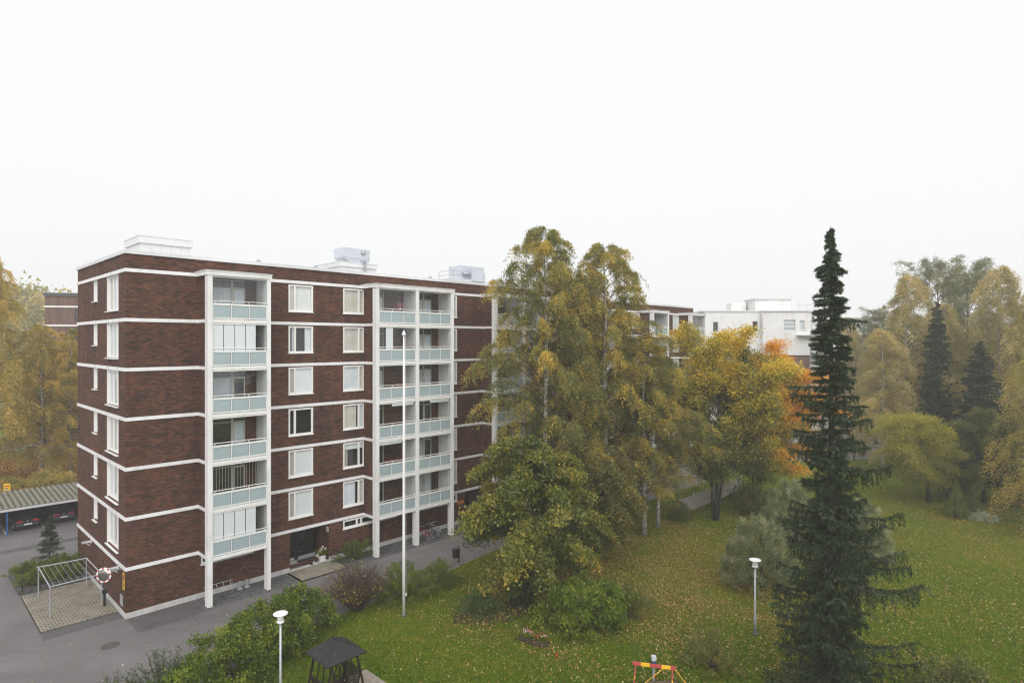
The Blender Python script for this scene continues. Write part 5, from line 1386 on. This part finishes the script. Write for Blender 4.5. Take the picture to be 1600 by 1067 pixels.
# bicycles
def bicycle(x, d, rz, frame_mat, label, lean=.08, fender=None, basket=False):
    t = thing('bicycle', label, 'bicycle', wl(x, d, .0), ANG+rz, 'bicycles under the balcony')
    t.rotation_euler = (lean, 0, ANG+rz)
    for xx in (-.53,.53):
        tb = MB(); n_ = 22
        tb.tube([(xx+.33*math.cos(i*2*math.pi/n_),0,.345+.33*math.sin(i*2*math.pi/n_)) for i in range(n_+1)], .019, 6, cap=False)
        wh = obj('wheel', tb, M['black'], t)
        sp = MB()
        for i in range(12): sp.tube([(xx,0,.345),(xx+.315*math.cos(i*math.pi/6),0,.345+.315*math.sin(i*math.pi/6))], .003, 3)
        sp.tube([(xx+.305*math.cos(i*2*math.pi/n_),0,.345+.305*math.sin(i*2*math.pi/n_)) for i in range(n_+1)], .010, 5, cap=False)
        obj('rim', sp, M['galv_light'], wh)
        fd = MB(); fd.tube([(xx+.375*math.cos(a_),0,.345+.375*math.sin(a_)) for a_ in np.linspace(.2,2.6,10)], .022, 6)
        obj('mudguard', fd, fender or frame_mat, t)
    f = MB(); BB=(-.08,0,.30); ST=(-.22,0,.80); HT=(.36,0,.78); HB=(.40,0,.62); RA=(-.53,0,.345); FA=(.53,0,.345)
    for a_, b_, r_ in ((BB,ST,.018),(BB,HB,.020),(ST,HT,.017),(RA,BB,.012),(RA,ST,.011),(HT,HB,.02),(HB,FA,.014),(ST,(-.25,0,.92),.013),(HT,(.33,0,.98),.013)): f.tube([a_,b_], r_, 7)
    obj('frame', f, frame_mat, t)
    obj('handlebar', MB().tube([(.22,-.28,1.02),(.33,-.22,1.0),(.36,0,.98),(.33,.22,1.0),(.22,.28,1.02)], .013, 6), M['galv_light'], t)
    obj('saddle', MB().prism([(-.38,-.09),(-.36,.09),(-.12,.03),(-.08,0),(-.12,-.03),(-.38,-.09)][:5], .92, .98), M['black'], t)
    obj('rack', MB().box(-.75,-.32,-.07,.07,.70,.72).tube([(-.7,.06,.7),(-.53,.06,.345)],.008,4), M['blackmetal'], t)
    cr_ = obj('chainring', MB().tube([(-.08+.09*math.cos(i*.6),.03,.30+.09*math.sin(i*.6)) for i in range(11)], .008, 4), M['galv'], t)
    obj('pedal', MB().box(-.12,-.02,.05,.13,.12,.14).bar((-.08,.045,.30),(-.07,.045,.13),.02,.02), M['black'], cr_)
    if basket:
        bk = MB()
        for z_ in (.80,.92,1.04): bk.tube([(.42,-.16,z_),(.70,-.16,z_),(.70,.16,z_),(.42,.16,z_),(.42,-.16,z_)], .009, 4)
        for x_ in (.42,.56,.70):
            for y_ in (-.16,.16): bk.bar((x_,y_,.80),(x_,y_,1.04),.012,.012)
        obj('basket', bk, M['black'], t)
bicycle(20.0,-1.15, R(95), M['red'], 'red bicycle leaning under the balcony next to the white column')
bicycle(20.75,-1.0, R(84), M['blackmetal'], 'black bicycle with a front basket, middle one of the three', .05, M['blackmetal'], True)
bicycle(21.35,-.95, R(80), M['galv_light'], 'silver bicycle with pale mudguards nearest the right balcony column', -.05, M['white'])

# hanging pink flowers and window boxes on the balconies
def blooms(name, label, x, d, z, n_, spread, tintv, hang=False):
    t = thing(name, label, 'flowers', wl(x, d, z), ANG, 'flowers on the balconies')
    r3 = np.random.default_rng(int(x*10+z)); P = r3.normal(size=(n_,3))*np.array(spread)
    obj('blossom', leaf_mesh('blossom', P, np.full(n_,.09), np.clip(tintv+r3.normal(size=n_)*.08,0,1), LM['flower'], .9, rng=r3), None, t)
    P = r3.normal(size=(n_,3))*np.array(spread)*.8-np.array([0,0,.08])
    obj('foliage', leaf_mesh('foliage', P, np.full(n_,.08), r3.random(n_)*.6, LM['green'], .5, rng=r3), None, t)
    if hang:
        obj('pot', MB().lathe([(.07,-.34),(.11,-.18),(.11,-.16)], 12), M['white'], t); obj('cord', MB().tube([(0,0,-.2),(0,0,.75)], .006, 4), M['galv'], t)
    else:
        obj('box', MB().box(-spread[0]*1.6, spread[0]*1.6, -.09, .09, -.26, -.10), M['darkwood'], t)
blooms('hanging_flowers', 'pink flowers hanging inside the top glazed balcony above the flagpole', 17.55, -1.42, ZK(5)+1.35, 110, (.16,.16,.14), .5, True)
blooms('flower_box', 'red flower box behind the rail of the third balcony from the top', 17.6, -1.5, ZK(3)+1.02, 60, (.34,.06,.06), .97)
blooms('flower_box', 'mixed flower box behind the rail of the second balcony from the bottom', 16.6, -1.5, ZK(1)+1.02, 60, (.38,.06,.06), .9)

# flower bed on the lawn
fbx = thing('flower_bed', 'small lawn flower bed with dark soil and red and pink blossoms', 'flower bed', (1.15,31.5,0), R(-32))
obj('soil', MB().prism([(-.95,-.28),(.6,-.42),(.95,.0),(.7,.38),(-.9,.3)], -.02, .09), M['soil'], fbx)
r3 = np.random.default_rng(9); P = np.stack([r3.uniform(-.8,.75,420), r3.uniform(-.05,.32,420), r3.uniform(.1,.42,420)],1)
obj('foliage', leaf_mesh('foliage', P, np.full(420,.10), r3.random(420)*.8, LM['green'], .6, rng=r3), None, fbx)
P = np.stack([r3.uniform(-.8,.75,60), r3.uniform(-.1,.32,60), r3.uniform(.35,.5,60)],1)
obj('blossom', leaf_mesh('blossom', P, np.full(60,.10), r3.choice([.05,.5,1.0],60), LM['flower'], .9, rng=r3), None, fbx)

# garden swing with a hipped roof
sw = thing('garden_swing', 'dark wooden garden swing with two benches under a black hipped roof', 'garden swing', (-7.62,26.3,0), R(45.98))
rf = MB(); h0, h1 = 2.16, 2.74
a4 = [(-.95,-.95,h0),(.95,-.95,h0),(.95,.95,h0),(-.95,.95,h0)]; rg0, rg1 = (0,-.22,h1), (0,.22,h1)
rf.add(a4+[rg0,rg1], [(0,1,4),(1,2,5,4),(2,3,5),(3,0,4,5)]); rf.add([(p[0]*.98,p[1]*.98,p[2]-.05) for p in a4]+[(0,-.2,h1-.06),(0,.2,h1-.06)], [(4,1,0),(4,5,2,1),(5,3,2),(5,4,0,3)])
for i in range(4):
    p, q_ = a4[i], a4[(i+1)%4]; rf.add([p,q_,(q_[0]*.98,q_[1]*.98,q_[2]-.05),(p[0]*.98,p[1]*.98,p[2]-.05)], [(0,1,2,3)])
def felt():
    m, nd, lk, out = nmat('roofing_felt')
    tc = nd.new('ShaderNodeTexCoord').outputs['Object']
    n = noise(nd, lk, tc, 9, 6, .75); r = ramp(nd, [(.45,(.010,.010,.011)),(.58,(.018,.018,.019)),(.66,(.13,.13,.12))]); lk.new(n.outputs['Fac'], r.inputs['Fac'])
    sx = nd.new('ShaderNodeSeparateXYZ'); lk.new(tc, sx.inputs[0])
    r2 = ramp(nd, [(.25,(1,1,1)),(.5,(0,0,0))]); mp = nd.new('ShaderNodeMapRange'); mp.inputs['From Min'].default_value=-1; mp.inputs['From Max'].default_value=1; lk.new(sx.outputs[0], mp.inputs['Value']); lk.new(mp.outputs[0], r2.inputs['Fac'])
    c = mixc(nd, lk, r2.outputs['Color'], (.011,.011,.012), r.outputs['Color'])
    p = nd.new('ShaderNodeBsdfPrincipled'); p.inputs['Roughness'].default_value = .65; lk.new(c, p.inputs['Base Color']); lk.new(p.outputs[0], out.inputs['Surface'])
    return m
FELT = felt()
ro = obj('roof', rf, FELT, sw)
obj('ridge_cap', MB().bar((0,-.24,h1+.01),(0,.24,h1+.01),.09,.03), M['blackmetal'], ro)
for (sx_, sy_) in ((-1,-1),(1,-1),(-1,1),(1,1)):
    obj('leg', MB().bar((sx_*1.02,sy_*.78,0),(sx_*.55,sy_*.72,2.3),.095,.07), M['darkwood'], sw)
for sy_ in (-1,1):
    obj('beam', MB().bar((-.75,sy_*.72,2.14),(.75,sy_*.72,2.14),.06,.10).bar((-.95,sy_*.8,.35),(.95,sy_*.8,.35),.05,.09), M['darkwood'], sw)
obj('beam', MB().bar((0,-.75,2.2),(0,.75,2.2),.07,.10), M['darkwood'], sw)
for sx_ in (-1,1):
    bn = obj('bench', MB().bar((sx_*.28,-.62,.42),(sx_*.28,.62,.42),.05,.07).bar((sx_*.66,-.62,.42),(sx_*.66,.62,.42),.05,.07).bar((sx_*.66,-.6,.42),(sx_*.85,-.6,1.3),.05,.05).bar((sx_*.66,.6,.42),(sx_*.85,.6,1.3),.05,.05)
             .bar((sx_*.66,-.64,.42),(sx_*.30,-.66,2.1),.035,.05).bar((sx_*.66,.64,.42),(sx_*.30,.66,2.1),.035,.05).bar((sx_*.28,-.64,.42),(sx_*.12,-.66,2.1),.035,.05).bar((sx_*.28,.64,.42),(sx_*.12,.66,2.1),.035,.05).bar((sx_*.25,-.64,.68),(sx_*.72,-.64,.68),.06,.03).bar((sx_*.25,.64,.68),(sx_*.72,.64,.68),.06,.03), M['darkwood'], sw)
    for i in range(9):
        z_ = .52+i*.088; xx = sx_*(.685+(z_-.42)*.2159)
        obj('slat', MB().box(xx-.012, xx+.012, -.60,.60, z_, z_+.062), M['darkwood'], bn)
    for i in range(5):
        xx = sx_*(.27+i*.09); obj('slat', MB().box(xx-.036, xx+.036, -.61,.61,.457,.48), M['darkwood'], bn)
obj('foot_board', MB().box(-.35,.35,-.6,.6,.12,.16), M['darkwood'], sw)

# red and yellow barrier with pennant line round the heap of soil
bx = thing('barrier', 'red and yellow trestle barrier standing by the heap of soil', 'barrier', (6.35,27.2,0), R(-14)); bx.scale = (.92,.92,.95)
obj('rail', MB().box(-1.02,1.02,-.035,.035,1.06,1.20), M['faded_red'], bx)
for x_ in (-.62,.36): obj('stripe', MB().box(x_, x_+.42,-.0375,.0375,1.058,1.202), M['yellow'], bx)
for x_ in (-.86,.86):
    for s_ in (-1,1):
        lg = obj('leg', MB().bar((x_,s_*.03,1.08),(x_-.12*(x_<0),s_*.36,.0),.055,.045), M['faded_red'] if s_ < 0 or x_ > 0 else M['darkwood'], bx)
        if s_ < 0: obj('stripe', MB().bar((x_-.045*(x_<0),-.165,.64),(x_-.062*(x_<0),-.21,.50),.058,.048), M['yellow'], lg)
pt = thing('marker_post', 'grey post with a pale cap and blue band rising through the barrier', 'post', (6.38,27.38,0))
obj('pole', MB().tube([(0,0,0),(0,0,1.25)], .05, 10), M['galv'], pt); obj('collar', MB().tube([(0,0,1.02),(0,0,1.17)], .075, 10), M['blue'], pt); obj('cap', MB().box(-.10,.10,-.10,.10,1.25,1.42), M['galv_light'], pt)
mo = MB(); nn_ = 20; vs = []
for j in range(6):
    r_ = 1.35*(1-j/5.0)
    for i in range(nn_):
        a_ = i*2*math.pi/nn_; rr_ = r_*(1+.12*math.sin(a_*3)+.08*math.sin(a_*7+j)); vs.append((rr_*math.cos(a_), rr_*math.sin(a_)*.8, -.02+.5*math.sin(j/5*math.pi/2)*(1+.06*math.sin(a_*5+j))))
mo.add(vs, [(j*nn_+i, j*nn_+(i+1)%nn_, (j+1)*nn_+(i+1)%nn_, (j+1)*nn_+i) for j in range(5) for i in range(nn_)])
obj('soil_heap', mo, M['mound'], loc=(6.75,26.85,0), smooth=True, label='low brown heap of soil under the red barrier', category='soil heap')
pn = thing('pennant_line', 'yellow rope with small red and yellow pennants around the soil heap', 'rope', (0,0,0))
rp = [(4.9,25.6,.35),(5.6,26.4,.62),(6.7,27.05,1.0),(7.2,27.0,1.08),(7.5,26.6,.75),(8.0,25.9,.4)]
obj('rope', MB().tube(rp, .012, 5), M['yellow'], pn)
for i, (p, m_) in enumerate((((5.55,26.33,.60),'yellow'),((6.3,26.82,.86),'red'),((7.55,26.52,.71),'red'),((7.85,26.1,.5),'yellow'))):
    obj('pennant', MB().add([(p[0]-.05,p[1],p[2]),(p[0]+.05,p[1],p[2]),(p[0],p[1]+.01,p[2]-.16),(p[0]-.05,p[1]+.012,p[2]),(p[0]+.05,p[1]+.012,p[2]),(p[0],p[1]+.022,p[2]-.16)], [(0,1,2),(5,4,3),(0,3,4,1),(1,4,5,2),(2,5,3,0)]), M[m_], pn)
for (x_, y_, lb) in ((2.15,29.9,'single red marker peg lying on the lawn before the barrier'),(4.78,27.1,'red marker stake at the left end of the pennant line')):
    t = thing('marker_peg', lb, 'peg', (x_,y_,0), .3, 'red marker pegs on the lawn')
    obj('stake', MB().bar((0,0,0),(.02,0,.22),.03,.03), M['red'], t); obj('flag', MB().box(.0,.12,-.01,.01,.14,.24), M['red'], t)

# pale board fence behind the maples
fn = thing('board_fence', 'pale grey board fence running behind the golden topped maple', 'fence', L2W(0,0), ANG)
for i in range(52):
    x_ = 40.2+i*.25
    obj('board', cached('fence_board', lambda: MB().box(.006,.244,-.014,.014,.06,1.42).mesh('board', pm('weathered_board', (.40,.38,.35), .85, .2, 1.5, .2, 30, stretch=(1,1,.2)))), None, fn, (x_,-12.3,random.uniform(-.02,.02)))
for i in range(6): obj('post', MB().box(40.2+i*2.6-.05, 40.2+i*2.6+.05, -12.27, -12.17, 0, 1.5), M['white_col'], fn)
for z_ in (.35,1.15): obj('rail', MB().box(40.2,53.2,-12.284,-12.24,z_,z_+.09), M['backwall'], fn)

M['moss'] = pm('moss_on_sheet', (.105,.096,.06), .9, .45, 2.0, .3, 25)
# ================================================================== carport and cars
cp = thing('carport', 'long low carport with a mossy corrugated roof and blue posts', 'carport', L2W(0,0), ANG)
rb_ = MB(); D0, D1, Z0, Z1 = 23.7, 29.3, 2.10, 2.42
nr = 104; xs0, xs1 = -22.0, 18.0; pit = (xs1-xs0)/nr
vs = []
for i in range(nr+1):
    for (fx, hz) in ((0,0),(.34,0),(.44,.085),(.78,.085),(.88,0)):
        vs += [(xs0+(i+fx)*pit, D0-.12, Z0+hz), (xs0+(i+fx)*pit, D1+.1, Z1+hz)]
m_ = len(vs)//2
for i in range(m_-1): rb_.add([vs[2*i],vs[2*i+2],vs[2*i+3],vs[2*i+1]], [(0,1,2,3)], 1 if i % 5 in (0,4) else 0)
rb_.add([(x,y,z-.012) for (x,y,z) in vs], [(2*i+1,2*i+3,2*i+2,2*i) for i in range(m_-1)])
obj('roof', rb_, [M['mossmetal'], M['moss']], cp)
obj('fascia', MB().box(xs0, xs1+.3, D0-.16, D0-.12, Z0-.15, Z0+.03), M['flash'], cp)
obj('back_wall', MB().box(xs0, xs1, D1-.1, D1, 0, Z1-.02), M['darkwood'], cp)
for i in range(4): obj('beam', MB().box(xs0, xs1, D0+.1+i*1.75, D0+.2+i*1.75, Z0-.16+i*.08, Z0-.03+i*.08), M['darkwood'], cp)
for i in range(8):
    x_ = -17.4+i*4.95
    obj('post', MB().box(x_-.045, x_+.045, D0+.0, D0+.09, 0, Z0-.03), M['blue'], cp)
    obj('post', MB().box(x_-.045, x_+.045, D1-.25, D1-.16, 0, Z1-.05), M['blue'], cp)
for i in range(15): 
    x_ = -17.4+i*2.475
    sheet('road_marking', [(x_-.05,D0+.2),(x_+.05,D0+.2),(x_+.05,D1-.3),(x_-.05,D1-.3)], .010, 'white')

def car(x, d, body_mat, label, L_=4.3, W_=1.72, H_=1.42):
    t = thing('parked_car', label, 'car', wl(x, d, .004), ANG, 'cars parked in the carport')
    # sections along y: rear bumper at y=0, nose at y=L_
    def loft(secs, mat, name, par):
        mb = MB(); vs = []
        for (y, z0, z1, w0, w1) in secs:
            vs += [(-w0,y,z0),(-w0*1.0,y,(z0+z1)*.5),(-w1,y,z1-.04),(-w1*.86,y,z1),(w1*.86,y,z1),(w1,y,z1-.04),(w0,y,(z0+z1)*.5),(w0,y,z0)]
        fs = []
        for i in range(len(secs)-1):
            for k in range(8): a_, b_ = i*8+k, i*8+(k+1)%8; fs.append((a_,b_,b_+8,a_+8))
        fs += [tuple(range(8)), tuple(reversed(range((len(secs)-1)*8, len(secs)*8)))]
        mb.add(vs, fs); return obj(name, mb, mat, par, smooth=False)
    w2 = W_/2
    bd_ = loft([(0,.34,.62,w2*.86,w2*.84),(.06,.26,.84,w2*.95,w2*.9),(.35,.22,.93,w2,w2*.93),(1.2,.2,.93,w2,w2*.95),(2.6,.2,.90,w2,w2*.95),(3.5,.22,.84,w2,w2*.92),(4.1,.26,.72,w2*.94,w2*.84),(L_,.34,.56,w2*.82,w2*.76)], body_mat, 'body', t)
    cb_ = loft([(.30,.90,.92,w2*.88,w2*.86),(.85,.90,1.34,w2*.9,w2*.70),(1.25,.90,H_,w2*.91,w2*.70),(2.2,.90,H_-.02,w2*.91,w2*.70),(2.6,.90,1.30,w2*.9,w2*.68),(3.3,.88,.90,w2*.86,w2*.84)], body_mat, 'cabin', t)
    obj('rear_window', MB().quad((-w2*.72,.40,.98),(w2*.72,.40,.98),(w2*.6,.83,1.30),(-w2*.6,.83,1.30)).box(-w2*.72,w2*.72,.36,.385,.93,.965), pm('dark_car_glass', (.012,.013,.015), .08, .1, 2, spec=.6), cb_)
    for s_ in (-1,1):
        obj('side_window', MB().quad((s_*w2*.90,1.0,.97),(s_*w2*.90,2.55,.97),(s_*w2*.745,2.3,1.32),(s_*w2*.745,1.1,1.34)), M['black'], cb_)
        obj('tail_light', MB().box(s_*w2*.62-.19, s_*w2*.62+.19, -.012, .10, .70, .84), M['red'], t)
        for y_ in (.78, 3.42):
            wm = MB(); n_ = 20; cx_ = s_*(w2-.10)
            for q_ in (0,1): pass
            pts = [(cx_-.1, y_, .31), (cx_+.1, y_, .31)]
            wm.tube(pts, .31, n_)
            wh = obj('wheel', wm, M['black'], t)
            obj('hubcap', MB().tube([(s_*(w2+.0),y_,.31),(s_*(w2+.012),y_,.31)], .19, 16), M['galv'], wh)
        obj('mirror', MB().box(s_*(w2+.0)-.02, s_*(w2+.16), 2.75, 2.85, .95, 1.08), body_mat, t)
    obj('bumper', MB().box(-w2*.86, w2*.86, -.05, .04, .42, .58), pm('grey_bumper', (.06,.06,.065), .5, .1, 4), t)
    obj('number_plate', MB().box(-.26,.26,-.064,-.052,.47,.58), M['white'], t)
    obj('badge', MB().tube([(0,-.004,.77),(0,.03,.77)], .04, 10), M['galv_light'], t)
    return t
car(-1.15, 24.35, pm('dark_blue_car_paint', (.016,.022,.036), .18, .1, 2, spec=.7), 'dark blue car with red tail lights parked beside the blue carport post')
car(1.35, 24.75, pm('dark_grey_car_paint', (.040,.042,.050), .2, .1, 2, spec=.7), 'dark grey car parked in the carport nearest the brick gable')
def far_car(X, Y, rz, col, label):
    t = thing('parked_car', label, 'car', (X,Y,.01), rz, 'cars parked beyond the trees')
    w2 = .86; mb = MB()
    prof = [(0,.3),(0,.75),(.25,.92),(.75,1.36),(1.6,1.44),(2.5,1.36),(3.2,.95),(4.15,.78),(4.3,.3)]
    vs = [(-w2*(.8 if z > 1 else 1),y,z) for y,z in prof]+[(w2*(.8 if z > 1 else 1),y,z) for y,z in prof]; n_ = len(prof)
    mb.add(vs, [tuple(range(n_)), tuple(reversed(range(n_,2*n_)))]+[(i,(i+1)%n_,n_+(i+1)%n_,n_+i) for i in range(n_)])
    obj('body', mb, col, t)
    for s_ in (-1,1):
        obj('side_window', MB().quad((s_*w2*.93,.75,.98),(s_*w2*.93,2.95,.98),(s_*w2*.825,2.4,1.30),(s_*w2*.825,.95,1.30)), M['black'], t)
        for y_ in (.8,3.4): obj('wheel', MB().tube([(s_*w2-.1,y_,.3),(s_*w2+.02,y_,.3)], .3, 14), M['black'], t)
far_car(56.5, 80.0, R(70), M['white'], 'white car glimpsed between the far spruces and the apple trees')
far_car(46.5, 92.0, R(100), M['galv_light'], 'pale car on the foggy parking area behind the big spruce')

# ================================================================== the air: thin even fog
hz = nmat('fog_air'); m_, nd, lk, out = hz
pv = nd.new('ShaderNodeVolumePrincipled')
pv.inputs['Color'].default_value = (.97,.975,.985,1); pv.inputs['Density'].default_value = .0011
pv.inputs['Anisotropy'].default_value = .2
lk.new(pv.outputs['Volume'], out.inputs['Volume'])
obj('haze', MB().box(GX0-6, GX1+6, GY0-6, GY1+6, -1.0, 46), m_, kind='stuff', label='pale autumn fog hanging over the yard', category='fog')
